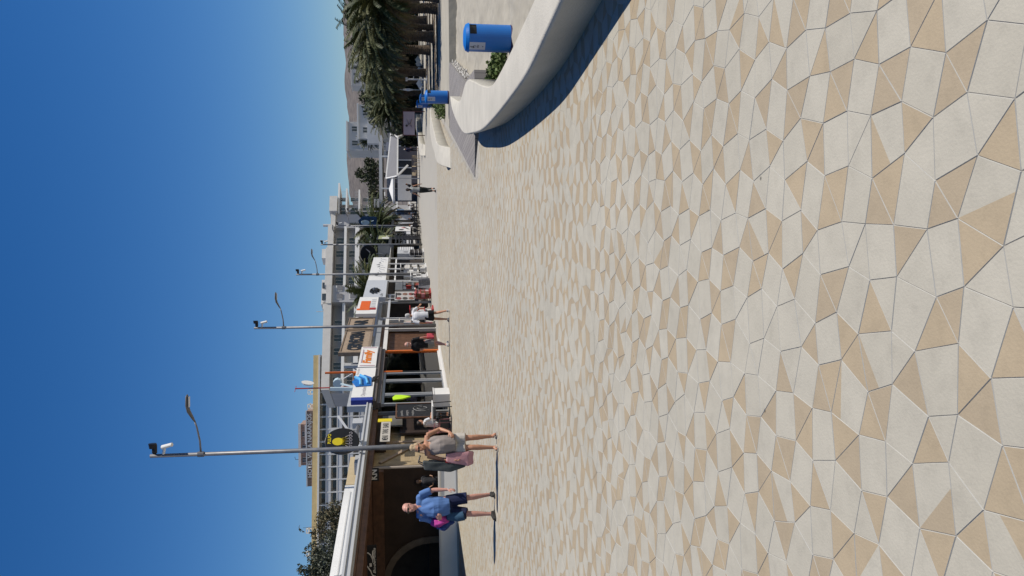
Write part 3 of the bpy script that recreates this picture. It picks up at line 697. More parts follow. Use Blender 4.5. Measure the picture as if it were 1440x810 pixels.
MB().box(-.08,.10,-.1,.1,.05,.32).build('head',black,t); MB().tube([(0,0,0),(0,0,.08)],.02,6).build('mount',steel,t)
# roof clutter
t=thing('air_duct','grey bracket frame and ducts on the canopy roof','duct',FR(0,0,3.4),FRZ)
b=MB().bar((-.7,30.5,0),(-.3,33.2,1.1),.07).bar((-.7,33.2,0),(-.3,30.8,.9),.05).bar((-.9,31.6,0),(-.9,31.6,1.0),.09).box(-.8,-.4,32.6,33.2,.1,.5).box(-.85,-.4,28.6,29.3,0,.18); b.build('frame',pgrey,t)
MB().tube([(-.8,31.0,.25),(-.5,32.0,.3),(-.6,33.0,.25)],.09,8).build('pipe',steel,t)
t=thing('air_conditioner','white box unit lying along the parapet foot','unit',FR(0,0,3.4),FRZ)
MB().box(-.95,-.6,21.5,26.8,.0,.17).build('casing',white,t); MB().box(-.62,-.58,21.6,26.7,.18,.21).build('lid',offw,t)
t=thing('air_conditioner','dark grey drum fan on the canopy at the far left','unit',FR(20.9,-.5,3.4),FRZ)
MB().lathe([(.26,0),(.28,.05),(.28,.22),(.1,.3)],n=14).build('casing',grey,t); MB().lathe([(.3,0),(.3,.05)],n=14).build('rim',dark,t)

# shop front between bodega and glass shop
t=thing('shop_building','narrow dark shop front with blackboards beside the glass shop','building',FR(0,0),FRZ)
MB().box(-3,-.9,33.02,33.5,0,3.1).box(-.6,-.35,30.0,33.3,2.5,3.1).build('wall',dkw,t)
MB().box(-.35,-.31,31.9,33.1,1.9,2.7).build('window',panel,t)
MB().box(-.5,-.42,31.4,33.2,.0,2.0).build('door',mat('dark_door',(.05,.035,.03),.5,.3),t)
t=thing('menu_banner','white menu banner with yellow header hanging under the canopy','sign',FR(30.7,-.05,2.35),FRZ)
b=MB(); b.box(0,.02,-1.1,.95,0,.36); b.build('sheet',mat('menu_paper',(.50,.46,.40),.7,.1,4),t)
MB().box(-.005,.025,.96,1.3,-.05,.5).build('header',yl,t)
for k,tx in enumerate(['MENU','TAPAS','BAR']): text('lettering',tx,.22,.5,(.024,-1.0+.65*k,.07),black,t,'+x',bold=.02)
t=thing('blackboard','tall blackboard with chalk drawing and reddish frame by the bar','blackboard',FR(32.5,.1,.55),FRZ)
MB().box(-.03,0,-.75,.8,0,1.55).build('board',black,t); b=MB().box(-.03,.02,-.84,-.76,0,1.6).box(-.03,.02,.81,.88,0,1.6).box(-.03,.02,-.76,.81,1.56,1.62); b.build('frame',wood,t)
ch=mat('chalk',(.35,.34,.32),.8,.2)
MB().tube([(.006,.25+.16*math.cos(a),.55+.2*math.sin(a)) for a in [k*.5 for k in range(13)]],.012,4).tube([(.006,.25+.34*math.cos(a),.55+.36*math.sin(a)) for a in [k*.5 for k in range(9)]],.01,4).build('drawing',ch,t)
for k,tx in enumerate(['paella','sangria','mojitos']): text('lettering',tx,.13,.62,(.006,-.6,1.3-.22*k),ch,t)

# ------------------------------------------------------------------ glass shop with two big signs
t=thing('shop_building','glass fronted shop, grey frames on one half and orange frames on the other','building',FR(0,0),FRZ)
MB().box(-6,-.3,33.5,33.62,0,3.1).box(-6,-5.8,33.63,42,0,3.1).box(-5.79,-.3,41.8,42.0,0,3.1).box(-5.79,-.1,33.63,41.79,3.0,3.14).build('wall',grey,t)
MB().box(-5.79,-.12,33.63,41.79,.0,.02).build('floor',grey,t)
b=MB().box(-.1,.22,33.5,42.1,2.98,3.13).box(-.1,.12,33.5,42.1,2.8,2.97); b.build('lintel',mat('brown_grey',(.12,.10,.09),.6,.15),t)
f=MB()
for y in (33.64,34.75,34.95,36.75,36.95,38.0): f.box(-.08,.02,y,y+.12,0.02,2.66)
f.box(-.09,.03,33.6,38.15,2.67,2.79).box(-.09,.03,33.76,38.1,.02,.10); f.build('frame',mat('alu_frame',(.36,.37,.38),.4,.05,metal=.2),t)
f=MB(); f.box(-.07,.05,38.2,38.32,1.9,2.79).box(-.07,.05,41.9,42.05,.0,2.79); f.build('frame',orange,t); MB().box(-.06,.03,38.35,41.88,.055,.12).build('sill',offw,t)
MB().box(-.09,.02,38.22,38.34,.0,1.88).build('frame',black,t)
for y0,y1 in ((33.8,34.7),(35.1,36.7),(37.1,37.95),(38.4,41.85)):
    MB().box(-.03,-.02,y0,y1,.1,2.66).build('window',gl,t)
MB().box(.0,.6,33.6,42.2,-.003,.05).build('step',offw,t)
def racked(name,label,s,t_,items,rz=0,grp='clothes and goods in the glass shop'):
    q=thing(name,label,'clothes rack',FR(s,t_,.02),FRZ+rz,grp)
    MB().tube([(0,-.5,0),(0,-.5,1.6),(0,.5,1.6),(0,.5,0)],.02,6).build('rail',steel,q)
    r=random.Random(int(s*100))
    for k,(c,z0,z1) in enumerate(items):
        y=-.45+.9*k/max(1,len(items)-1); m_=MB(); m_.rings([[(-.16,y,z0),(.16,y,z0),(.17,y+.05,z0),(-.17,y+.05,z0)],[(-.2,y,z1-.14),(.2,y,z1-.14),(.2,y+.05,z1-.14),(-.2,y+.05,z1-.14)],[(-.06,y,z1),(.06,y,z1),(.06,y+.04,z1),(-.06,y+.04,z1)]])
        m_.build('garment',c,q)
    return q
teal=mat('teal_cloth',(.0,.22,.27),.8,.2,6); neon=mat('neon_yellow',(.55,.85,.02),.5,.03); darkc=mat('dark_cloth',(.03,.03,.035),.9,.2); whitec=mat('white_cloth',(.7,.7,.7),.9,.08); purple=mat('mauve_cloth',(.2,.13,.18),.9,.3)
racked('clothes_rack','rack of teal tops low behind the glass door',35.6,-.45,[(teal,.7,1.35)]*5)
racked('clothes_rack','rack of black garments next to the teal tops',36.4,-.5,[(darkc,.2,1.0),(whitec,.3,.7),(darkc,.2,1.0),(whitec,.3,.7),(darkc,.15,1.0)])
racked('clothes_rack','crowded rack of mauve and grey clothes behind the orange framed window',39.4,-.6,[(purple,.5,1.5),(pgrey,.4,1.5),(darkc,.5,1.5),(whitec,.6,1.4),(purple,.5,1.5),(red,.5,1.3)])
racked('clothes_rack','second crowded rack of pale clothes near the orange post',40.8,-.8,[(pgrey,.5,1.5),(whitec,.5,1.45),(purple,.4,1.5),(darkc,.5,1.5)])
MBt=MB().box(-5.7,-1.6,38.3,38.36,.02,2.9).box(-3,-2.9,33.7,41.7,.02,2.9); 
tag(MBt.build('partition_screen',panel),'dim partition screens inside the glass shop','partition').location=FR(0,0); bpy.data.objects['partition_screen'].rotation_euler=(0,0,FRZ)
t=thing('pennant','bright yellow-green triangular cloth hanging in the grey framed window','pennant',FR(34.25,.07,0),FRZ)
MB().rings([[(0,-.34,2.28),(0,-.28,1.9),(0,.0,1.55),(0,.26,1.95),(0,.3,2.2),(0,.0,2.32)],[(.03,-.34,2.28),(.05,-.28,1.9),(.06,.0,1.55),(.04,.26,1.95),(.03,.3,2.2),(.03,.0,2.32)]]).build('cloth',neon,t)
MB().tube([(.02,0,2.3),(.02,0,2.62)],.008,4).build('cord',dark,t)
# sign 1: white panel with blue picture
t=thing('shop_sign','white shop sign with a blue boat-like picture and dark blue edge','sign',FR(0,.1),FRZ)
MB().box(0,.18,33.8,38.15,3.14,4.02).build('panel',white,t)
MB().box(-.01,.19,33.4,33.79,3.12,4.0).build('edge',mat('ultramarine',(.03,.05,.30),.5,.05),t)
bl=mat('picture_blue',(.02,.16,.50),.5,.2,3); lb=mat('picture_lightblue',(.12,.42,.72),.5,.1,3)
b=MB(); b.rings([[(x,35.3,3.24),(x,36.5,3.28),(x,36.9,3.6),(x,36.6,3.95),(x,35.9,4.1),(x,35.2,3.9)] for x in (.185,.22)]); b.build('picture',bl,t)
b=MB().tube([(.24,35.5,3.4),(.24,36.3,3.5),(.24,36.8,3.8)],.06,6).tube([(.24,35.3,3.7),(.24,36.1,3.75),(.24,36.5,4.0)],.07,6); b.build('picture',lb,t)
MB().tube([(.2,35.9,3.2),(.2,36.4,3.15),(.2,36.7,2.95)],[.05,.09,.02],6).build('picture',black,t)
b=MB().bar((.1,35.2,4.03),(.1,35.3,5.0),.10,.14).bar((.1,35.5,4.03),(.1,36.2,4.8),.06); b.tube([(.1,36.0,4.75),(.1,36.3,4.75)],.2,10); b.build('mast',mat('pale_blue',(.5,.62,.68),.6,.05),t)
text('lettering','Oporelandia',.24,1.5,(.19,33.95,3.4),sw,t,'+x'); text('lettering','Moda y Bano',.14,1.0,(.19,37.0,3.85),sw,t,'+x')
# sign 2: orange lettering
t=thing('shop_sign','white shop sign with orange handwritten lettering','sign',FR(0,.1),FRZ)
MB().box(0,.18,38.3,41.95,3.16,4.0).build('panel',white,t)
ol=mat('orange_letters',(.72,.20,.02),.6,.08)
text('lettering','Family',.52,2.5,(.19,38.85,3.3),ol,t,'+x',bold=.05,shear=.2)
MB().box(.185,.20,38.45,38.52,3.22,3.92).box(.185,.2,41.7,41.78,3.22,3.92).box(.185,.2,39,41.4,3.86,3.89).build('trim',mat('pink_trim',(.55,.35,.40),.6),t)
MB().box(-.08,.0,38.14,38.22,4.03,5.5).box(-.9,.0,38.0,38.1,4.03,4.2).build('post',orange,t)
t=thing('satellite_dish','white dish and aerial on an orange-red mast above the shop roof','antenna',FR(38.6,-.8,3.4),FRZ)
MB().tube([(0,0,0),(0,0,3.55)],.03,6).tube([(0,-.5,3.5),(0,.4,3.55)],.012,4).build('mast',red,t)
MB().lathe([(.02,0),(.22,.05),(.30,.14)],n=14).xf(Matrix.Translation((.1,.15,3.0))@Matrix.Rotation(R(100),4,'Y')).build('dish',white,t)

# ------------------------------------------------------------------ timber bar with big letters
t=thing('shop_building','dark timber fronted bar with grey sheet roof behind the bald man','building',FR(0,0),FRZ)
MB().box(-6,-.3,42.05,49.6,2.95,3.15).box(-6,-.3,49.4,49.6,0,2.94).box(-6,-5.8,42.05,49.4,0,2.94).build('wall',wood,t)
b=MB()
for k in range(16): b.box(-.28,-.2,42.1+k*.29,42.1+k*.29+.24,0,2.72)
b.build('shutter',wood,t)
MB().box(-.3,-.2,46.95,49.3,0,.95).box(-5,-2.2,46.9,49.3,0,2.9).build('counter',darkroom,t)
b=MB().box(-.2,.06,42.1,49.4,2.74,2.94).box(-.1,.05,49.15,49.3,0,2.73).box(-.1,.05,46.75,46.88,0,2.73); b.build('frame',offw,t)
b=MB().box(-5,-.1,42.1,49.6,3.16,3.5); b.build('roof',grey,t)
MB().box(-.75,-.6,41.6,42.1,3.5,4.9).bar((-.6,42.1,3.5),(-1.6,42.6,5.0),.05).bar((-.6,42.1,4.9),(-1.6,42.6,3.6),.05).box(-2.2,-1.9,39,42.4,3.5,4.6).build('truss',pgrey,t)
t=thing('timber_sign','pale timber sign panel with big black cut-out letters above the dark bar','sign',FR(0,0),FRZ)
MB().box(-.12,0,42.0,49.7,3.72,5.08).build('panel',woodl,t)
MB().box(-.16,.04,41.8,41.99,3.6,5.2).box(-.16,.04,49.71,49.9,3.6,5.2).box(-.14,.05,46.75,46.95,3.66,5.14).box(-.14,.03,42,49.7,5.09,5.16).box(-.14,.03,42,49.7,3.6,3.71).build('frame',mat('weathered_wood',(.24,.18,.13),.8,.2,6),t)
text('lettering','CERVECERIA',.78,4.1,(.02,42.35,4.05),black,t,'+x',bold=.06)
text('lettering','BAR',.80,2.2,(.02,47.2,4.0),black,t,'+x',bold=.06)
# sign orange/white
t=thing('shop_sign','white shop sign with a solid orange block and a red line','sign',FR(0,.1),FRZ)
MB().box(0,.2,49.8,55.0,3.55,4.8).build('panel',white,t)
MB().box(.205,.22,51.2,53.6,4.02,4.62).box(.205,.22,50.8,51.25,4.0,4.78).build('picture',mat('sign_orange',(.78,.13,.01),.5,.05),t)
MB().box(.205,.22,50.9,51.5,3.62,4.0).build('stripe',red,t)
b=MB()
for k in range(5): b.box(.205,.215,51.7+k*.55,51.95+k*.55,3.68,3.95)
b.build('small_print',pgrey,t)
# ------------------------------------------------------------------ souvenir shop and its goods
t=thing('shop_building','small souvenir shop with grey pillars under the orange block sign','building',FR(0,0),FRZ)
MB().box(-5,-.3,49.65,49.8,0,3.5).box(-5,-.1,49.65,57.6,3.3,3.5).box(-5,-4.8,49.8,66,0,3.3).build('wall',grey,t)
b=MB()
for y in (49.8,54.9,57.3): b.box(-.15,.0,y,y+.14,0,3.3)
b.box(-.1,.02,49.8,57.4,2.75,2.9).box(-.1,.02,55.1,57.3,2.3,2.42).build('frame',pgrey,t)
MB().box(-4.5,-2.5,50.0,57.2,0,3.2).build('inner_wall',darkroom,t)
t=thing('picture_board','grey board with six round dish pictures','sign',FR(54.5,.15,1.14),FRZ)
MB().box(0,.04,-.1,2.9,0,1.34).build('board',mat('board_grey',(.48,.46,.43),.6,.05),t)
r=random.Random(2)
for k in range(6):
    y=.45+(k%2)*1.5; z=.22+.42*(k//2); m_=mat('dish_%s'%['brown','red','dark'][k%3],[(.22,.12,.08),(.25,.06,.05),(.07,.06,.05)][k%3],.6,.4,9)
    MB().rings([[(x,y+.42*math.cos(a),z+.17*math.sin(a)) for a in [2*math.pi*j/18 for j in range(18)]] for x in (.041,.06)]).build('picture',m_,t)
MB().box(.041,.05,.3,2.5,1.2,1.29).build('heading',black,t)
def rack(label,s,tt,cols,h=1.7,seed=0,w_=1.0):
    q=thing('display_rack',label,'display rack',FR(s,tt,0),FRZ,'display racks outside the souvenir shops'); r=random.Random(seed)
    MB().box(-.2,.2,-w_/2,w_/2,0,.08).box(-.2,-.16,-w_/2,-w_/2+.05,.08,h).box(-.2,-.16,w_/2-.05,w_/2,.08,h).box(-.22,.2,-w_/2,w_/2,h,h+.05).build('frame',cols[0],q)
    for k in range(3):
        z=.12+k*(h-.15)/3; b=MB(); b.box(-.18,.12,-w_/2+.05,w_/2-.05,z,z+.03)
        for j in range(5):
            y=-w_/2+.08+j*(w_-.2)/5; hh=r.uniform(.2,.42); b.mat(1+r.randrange(len(cols)-1)).box(-.15,.1,y,y+(w_-.2)/5.6,z+.035,z+.035+hh)
        b.build('shelf',cols,q)
    return q
goods=[mat('goods_red',(.38,.04,.03),.7,.4,8),mat('goods_cream',(.55,.50,.42),.7,.3,8),mat('goods_brown',(.16,.09,.05),.7,.4,8),mat('goods_dark',(.04,.035,.035),.7,.4,8),mat('goods_pink',(.5,.2,.2),.7,.3,8),mat('goods_white',(.65,.64,.62),.7,.1,8)]
rack('red framed rack with a straw hat colour patch, behind the man in the white shirt',50.3,.35,[red,goods[1],goods[2],goods[0],goods[5]],1.45,1,1.3)
rack('cream and pink rack against the grey pillar',48.2,.05,[goods[1],goods[4],goods[1],goods[5]],2.1,2,.8)
rack('dark red rack of small goods beneath the dish picture board',55.4,.45,[goods[0],goods[4],goods[5],goods[2]],1.0,3,1.8)
rack('rack of red and brown bags right of the dish picture board',59.0,.35,[goods[3],goods[0],goods[2],goods[3]],1.9,4,1.6)
rack('white rack of black and white items between white posts',63.0,.3,[white,goods[5],goods[3],goods[5]],1.3,5,2.0)
rack('tall white rack with pale panels beside the third street lamp',67.4,.3,[white,goods[5],goods[1],goods[5]],2.1,6,2.2)
rack('speckled black and white rack at the end of the white stalls',76.0,.4,[goods[5],goods[3],goods[5],goods[3]],1.3,7,2.6)
t=thing('a_board','small white notice board on the ground by the bag rack','sign',FR(57.2,.7,0),FRZ)
MB().bar((0,0,0),(.12,0,.8),.6,.03,up=(0,1,0)).build('board',white,t); MB().bar((.26,0,0),(.14,0,.8),.5,.03,up=(0,1,0)).build('leg',grey,t)
# pale awning box with black flower drawing
t=thing('awning','pale grey awning box with a black curly flower drawing','awning',FR(0,0),FRZ)
MB().box(-2.5,.25,55.2,61.8,3.1,4.62).build('fabric',mat('awning_pale',(.50,.52,.55),.8,.04,1),t)
b=MB()
for k in range(8):
    a=k*.8; b.tube([(.27,57.4+.1*math.cos(a),3.9+.06*math.sin(a)),(.27,57.4+.8*math.cos(a),3.9+.28*math.sin(a)),(.27,57.4+1.2*math.cos(a+.5),3.9+.36*math.sin(a+.5))],[.05,.10,.02],5)
b.build('drawing',black,t); text('lettering','cafe',.22,1.1,(.255,55.4,3.3),black,t)
MB().box(.1,.16,55.2,55.3,0,3.1).build('post',offw,t); MB().box(.1,.16,61.6,61.75,0,3.1).build('post',offw,t)
t=thing('awning','white awning box with small grey drawings, next to the flower drawing one','awning',FR(0,0),FRZ)
MB().box(-2.5,.2,62,74,3.25,4.6).build('fabric',white,t)
b=MB()
for k in range(9): a=k*1.3; b.tube([(.215,63.5+k*1.1,3.6+.2*math.sin(a)),(.215,64+k*1.1,4.0+.2*math.cos(a)),(.215,64.4+k*1.1,3.9)],.03,4)
b.build('drawing',grey,t)
for y in (62.1,64.8,67.8,70.6,73.8): MB().box(.06,.16,y,y+.16,0,3.24).build('post',white,t)
MB().box(.02,.055,62.1,74,2.5,2.62).build('crossbar',white,t)
t=thing('shop_building','row of white stalls with dim interiors past the souvenir shop','building',FR(0,0),FRZ)
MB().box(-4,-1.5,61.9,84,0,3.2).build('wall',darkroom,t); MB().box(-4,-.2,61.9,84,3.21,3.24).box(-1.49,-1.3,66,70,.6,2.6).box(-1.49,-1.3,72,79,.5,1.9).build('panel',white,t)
t=thing('kiosk','pale grey slatted cabinet with a small emblem by the fourth street lamp','kiosk',FR(79.5,.1,0),FRZ)
MB().box(-.6,0,-2.4,2.2,.9,2.5).build('cabinet',pgrey,t); b=MB()
for k in range(6): b.box(.003,.03,-.2,2.1,1.05+k*.22,1.15+k*.22)
b.build('slat',white,t); MB().box(.003,.02,-1.6,-1.2,1.5,1.9).build('emblem',dark,t)
# oval black sign on a post, blue and white banner
t=thing('round_sign','black oval sign with a pale curved line beside the fourth street lamp','sign',(3.7,82.5,5.55),R(-25),'round black signs')
b=MB().rings([[(1.0*math.cos(a)*r,y,.82*math.sin(a)*r) for a in [2*math.pi*k/32 for k in range(32)]] for r,y in ((.97,.06),(1,.05),(1,-.05),(.97,-.06))]); fixn(b.build('disc',black,t))
MB().tube([(-.5,-.08,.1),(-.1,-.08,-.2),(.3,-.08,-.1),(.6,-.08,.25)],[.01,.05,.06,.02],6).build('drawing',sw,t)
MB().tube([(0,0,-.8),(0,0,-2.4)],.05,8).box(-.9,1.0,.05,.25,-2.6,-1.0).build('support',grey,t)
t=thing('banner','blue banner with a white blot and pale streaks among the palms','banner',(9.0,106,6.6),R(-15)); t.scale=(.7,1,.8)
MB().rings([[(-.9,y,-1.5),(1.0,y,-1.4),(1.1,y,.9),(.2,y,1.7),(-.8,y,1.2)] for y in (0,.05)]).build('cloth',mat('banner_blue',(.02,.06,.13),.7,.5,1),t)
MB().ball((-.1,-.02,.5),(.5,.05,.7),12,8).tube([(.1,-.03,-.4),(.3,-.03,-.9)],.08,6).build('drawing',mat('pale_blue'or'',(.5,.62,.68)),t)
MB().tube([(-1.0,0,-6.3),(-1.0,0,1.6)],.05,6).build('pole',steel,t)
t=thing('menu_board','yellow-green and white board under the palms right of the fourth lamp','sign',FR(91,.0,3.4),FRZ)
MB().box(-.05,0,-1.8,1.8,0,1.3).build('board',mat('board_green',(.38,.40,.20),.7,.1,1),t); MB().box(.003,.02,-1.6,-.6,.1,.9).box(.003,.02,.2,.9,.2,.5).build('picture',white,t); MB().box(-.1,-.051,-1.9,1.9,-3.4,1.5).build('support',dark,t)

# ------------------------------------------------------------------ terrace beyond: dark pergola, screens, tables
t=thing('pergola','dark terrace pergola with a black roof beam and slatted side','pergola',FR(0,0),FRZ)
MB().box(-5,.1,84.2,120,3.2,3.5).build('roof',dark,t)
for y in (84.3,89,93.5,98,103,110,119): MB().box(-.1,-.01,y,y+.2,0,3.19).build('post',black,t)
b=MB()
for k in range(8): b.box(.0,.05,84.6,92.8,.15+k*.36,.30+k*.36)
b.build('slat',black,t); MB().box(-5,-4.8,84.2,120,0,3.19).build('back_wall',darkroom,t)
t=thing('menu_board','white picture board with two round photographs on the dark terrace','sign',FR(96.5,.25,1.0),FRZ)
MB().box(0,.05,-2.2,2.6,.1,1.9).build('board',white,t)
for k in range(2): MB().rings([[(x,-.9+2*k+.55*math.cos(a),1.2-.3*k+.3*math.sin(a)) for a in [2*math.pi*j/16 for j in range(16)]] for x in (.053,.07)]).build('picture',goods[3 if k==0 else 4],t)
MB().bar((.06,-.5,.3),(.06,1.9,.9),.25,.02,up=(1,0,0)).build('stripe',goods[3],t)
t=thing('screen','pale blue and grey windbreak screen at the edge of the terrace','screen',FR(121,.1,0),FRZ)
MB().box(-.05,0,-4.5,4.5,.1,3.0).mat(1).box(.002,.02,-4.5,4.5,1.9,3.0).build('panel',[pgrey,mat('screen_blue',(.12,.25,.45),.6,.1)],t); MB().box(-.06,.02,-4.6,-4.51,0,3.05).box(-.06,.02,4.51,4.6,0,3.05).build('post',white,t)
t=thing('parasol','large white square parasol over the far terrace','parasol',(12.6,100,0))
MB().rings([[(1.6*a,1.6*b_,3.0) for a,b_ in ((-1,-1),(1,-1),(1,1),(-1,1))],[(1.6*a,1.6*b_,3.2) for a,b_ in ((-1,-1),(1,-1),(1,1),(-1,1))],[(.1*a,.1*b_,3.7) for a,b_ in ((-1,-1),(1,-1),(1,1),(-1,1))]]).build('canopy',white,t)
MB().tube([(0,0,0),(0,0,3.1)],.04,8).build('pole',dark,t); MB().box(-1.55,1.55,-1.62,-1.59,.9,2.6).build('side_curtain',white,t)
dk=mat('chair_black',(.02,.02,.022),.5,.2)
def chair(loc,rz,label,grp,m):
    t=thing('terrace_chair',label,'chair',loc,rz,grp)
    MB().box(-.22,.22,-.22,.22,.43,.47).build('seat',m,t); MB().box(-.22,.22,.2,.24,.5,.88).build('backrest',m,t)
    for x in (-.2,.2):
        for y in (-.2,.2): MB().tube([(x,y,0),(x*.95,y*.95,.43)],.017,6).build('leg',m,t)
    for x in (-.24,.24): MB().tube([(x,-.18,.45),(x,-.18,.66),(x,.2,.68)],.015,6).build('armrest',m,t)
    return t
def table(loc,label,grp,m,mt):
    t=thing('terrace_table',label,'table',loc,0,grp)
    MB().box(-.38,.38,-.38,.38,.72,.75).build('tabletop',mt,t); MB().tube([(0,0,.02),(0,0,.72)],.035,8).build('pedestal',m,t); MB().lathe([(.26,0),(.24,.02),(.04,.035)],n=16).build('base',m,t)
    return t
CG='chairs on the far terrace'; TG='tables on the far terrace'
ps=[(88,1.0),(92.5,1.1),(97.5,1.2),(102,1.0),(107,1.1),(112,1.2)]
c0=None; tb0=None
nm=['beside the slatted black side','under the green board','in front of the picture board','just past the picture board','by the sixth street lamp','nearest the blue windbreak']
for k,(s,tt) in enumerate(ps):
    p=FR(s,tt)
    if tb0 is None: tb0=table(p,'small terrace table '+nm[k],TG,dk,white)
    else: dup(tb0,p,0,'small terrace table '+nm[k])
    for q,(dx,dy,a,w_) in enumerate(((-.7,0,90,'left'),(.7,.1,-90,'right'),(0,-.75,180,'near'))):
        pos=p+Vector((dx,dy,0)); lb='black terrace chair on the %s side of the table %s'%(w_,nm[k])
        if c0 is None: c0=chair(pos,R(a),lb,CG,dk)
        else: dup(c0,pos,R(a),lb)
# terrace under the sloping awning: wicker chairs
wick=mat('wicker',(.42,.34,.23),.8,.2,6)
w0=chair((13.9,88,0),R(70),'pale wicker chair at the left foot of the sloping awning','wicker chairs by the sloping awning',wick)
for x,y,a,lb in [(14.7,88.6,-60,'pale wicker chair turned to the one at the left foot of the awning'),(13.2,89.8,20,'pale wicker chair behind the left awning foot'),(19.6,99,100,'pale wicker chair at the right foot of the awning'),(20.6,99.5,-80,'pale wicker chair just right of the awning'),(21.6,103,10,'pale wicker chair between the awning and the pale notice board')]: dup(w0,(x,y,0),R(a),lb)
# bar stool, table and white cube near the bar
t=thing('bar_table','small white topped table with thin dark legs outside the bar','table',FR(31.0,.55,0),FRZ,None)
MB().box(-.35,.35,-.35,.35,.72,.76).build('tabletop',white,t)
for x in (-.3,.3):
    for y in (-.3,.3): MB().tube([(x,y,0),(x*.9,y*.9,.72)],.018,6).build('leg',dark,t)
t=thing('white_planter','white square box block beside the grey framed shop window','planter',FR(32.6,.55,0),FRZ)
MB().box(-.22,.3,-.4,.42,.0,.62).box(-.24,.32,-.42,.44,.621,.66).build('box',white,t); MB().box(-.18,.26,-.36,.38,.655,.665).build('soil',darkroom,t)
c1=chair(FR(31.2,-.1,0),R(80),'pinkish metal chair at the small table outside the bar','chairs outside the bar',mat('chair_pink',(.35,.16,.17),.5,.1))
# notice board on the right, shower, loungers
t=thing('notice_board','pale pinkish notice board with a dark dancing figure, beyond the blue bins','sign',(12.9,66,0),R(-8))
MB().box(0,1.9,0,.06,.85,1.78).build('board',mat('board_pink',(.50,.42,.46),.6,.08,2),t)
MB().box(-.06,0,-.01,.07,0,1.85).box(1.9,1.96,-.01,.07,0,1.85).box(0,1.9,-.01,.07,1.781,1.84).build('frame',mat('frame_maroon',(.12,.04,.04),.6,.1),t)
MB().ball((.75,-.02,1.52),(.09,.02,.1),8,6).tube([(.8,-.02,1.42),(.95,-.02,1.2),(1.3,-.02,1.1)],[.06,.1,.04],6,flat=.3).tube([(.9,-.02,1.35),(1.3,-.02,1.5)],[.05,.02],6,flat=.3).tube([(.85,-.02,1.2),(.6,-.02,1.05)],[.06,.02],6,flat=.3).build('drawing',goods[3],t)
t=thing('beach_shower','thin white shower post on the sand','shower',(15.8,59.4,-.02))
MB().tube([(0,0,0),(0,0,1.5)],.06,8).box(-.25,.25,-.25,.25,0,.05).build('post',white,t); MB().tube([(0,0,1.0),(.2,-.1,1.0)],.03,6).box(-.12,.12,-.12,.12,1.45,1.6).build('tap',offw,t)
def lounger(loc,rz,label):
    t=thing('sun_lounger',label,'sun lounger',loc,rz,'white sun loungers under the palms')
    MB().box(-.32,.32,-.6,.9,.30,.35).build('seat',white,t); MB().bar((0,-.6,.34),(0,-1.15,.85),.64,.04,up=(1,0,0)).build('backrest',white,t)
    for x in (-.28,.28):
        for y in (-.5,.8): MB().tube([(x,y,0),(x,y,.3)],.03,6).build('leg',white,t)
    return t
L0=lounger((17.4,70,-.02),R(80),'white sun lounger nearest the pale notice board'); L0.scale=(.9,.9,.6)
for x,y,a,lb in [(18.8,71,85,'white sun lounger next in line to the right of the nearest'),(20.0,73,70,'white sun lounger in the middle of the line under the grove'),(21.3,76,95,'white sun lounger last in the line under the grove')]: dup(L0,(x,y,-.02),R(a),lb,(.9,.9,.6))
t=thing('beach_parasol','white closed beach parasol standing among the loungers','parasol',(18.2,72,-.02))
MB().tube([(0,0,0),(0,0,2.1)],.03,6).build('pole',white,t); MB().tube([(0,0,.9),(0,0,1.3),(0,0,2.0)],[.05,.13,.03],10).build('canopy',white,t)
t=thing('parked_van','white van glimpsed between the first palm trunks','van',(31,92,-.02),R(10))
b=MB().rings([[(x,-.9,.35),(x,.9,.35),(x,.9,h_),(x,-.9,h_)] for x,h_ in ((-2.3,1.0),(-1.6,1.15),(-1.0,1.9),(2.3,1.95))]); b.build('body',white,t)
MB().rings([[(x,-.92,1.25),(x,-.91,1.25),(x,-.91,1.7),(x,-.92,1.7)] for x in (-1.0,1.8)]).build('window',pane,t)
for x in (-1.5,1.5):
    for y in (-.85,.85): MB().tube([(x,y-.1,.33),(x,y+.1,.33)],.33,14).build('wheel',black,t)

# ------------------------------------------------------------------ people
def remesh(name,b,voxel,m,parent=None,smooth=3,wr=0.0,wscale=14,seed=0):
    o=b.build('tmp',m); fixn(o)
    md=o.modifiers.new('r','REMESH'); md.mode='VOXEL'; md.voxel_size=voxel; md.use_smooth_shade=True
    if smooth: sm=o.modifiers.new('s','SMOOTH'); sm.iterations=smooth; sm.factor=.5
    dg=bpy.context.evaluated_depsgraph_get(); dg.update()
    me=bpy.data.meshes.new_from_object(o.evaluated_get(dg)); old=o.data; bpy.data.objects.remove(o); bpy.data.meshes.remove(old)
    if wr:
        for v in me.vertices:
            p=v.co; n_=noise.noise(Vector((p.x*wscale+seed,p.y*wscale,p.z*wscale*.45+p.x*6)))
            v.co=p+v.normal*n_*wr
    me.name=name; me.materials.clear(); me.materials.append(m)
    for p in me.polygons: p.use_smooth=True
    q=bpy.data.objects.new(name,me); COL.objects.link(q)
    if parent: q.parent=parent
    return q
def lerp3(a,b,f): return tuple(a[i]+(b[i]-a[i])*f for i in range(3))
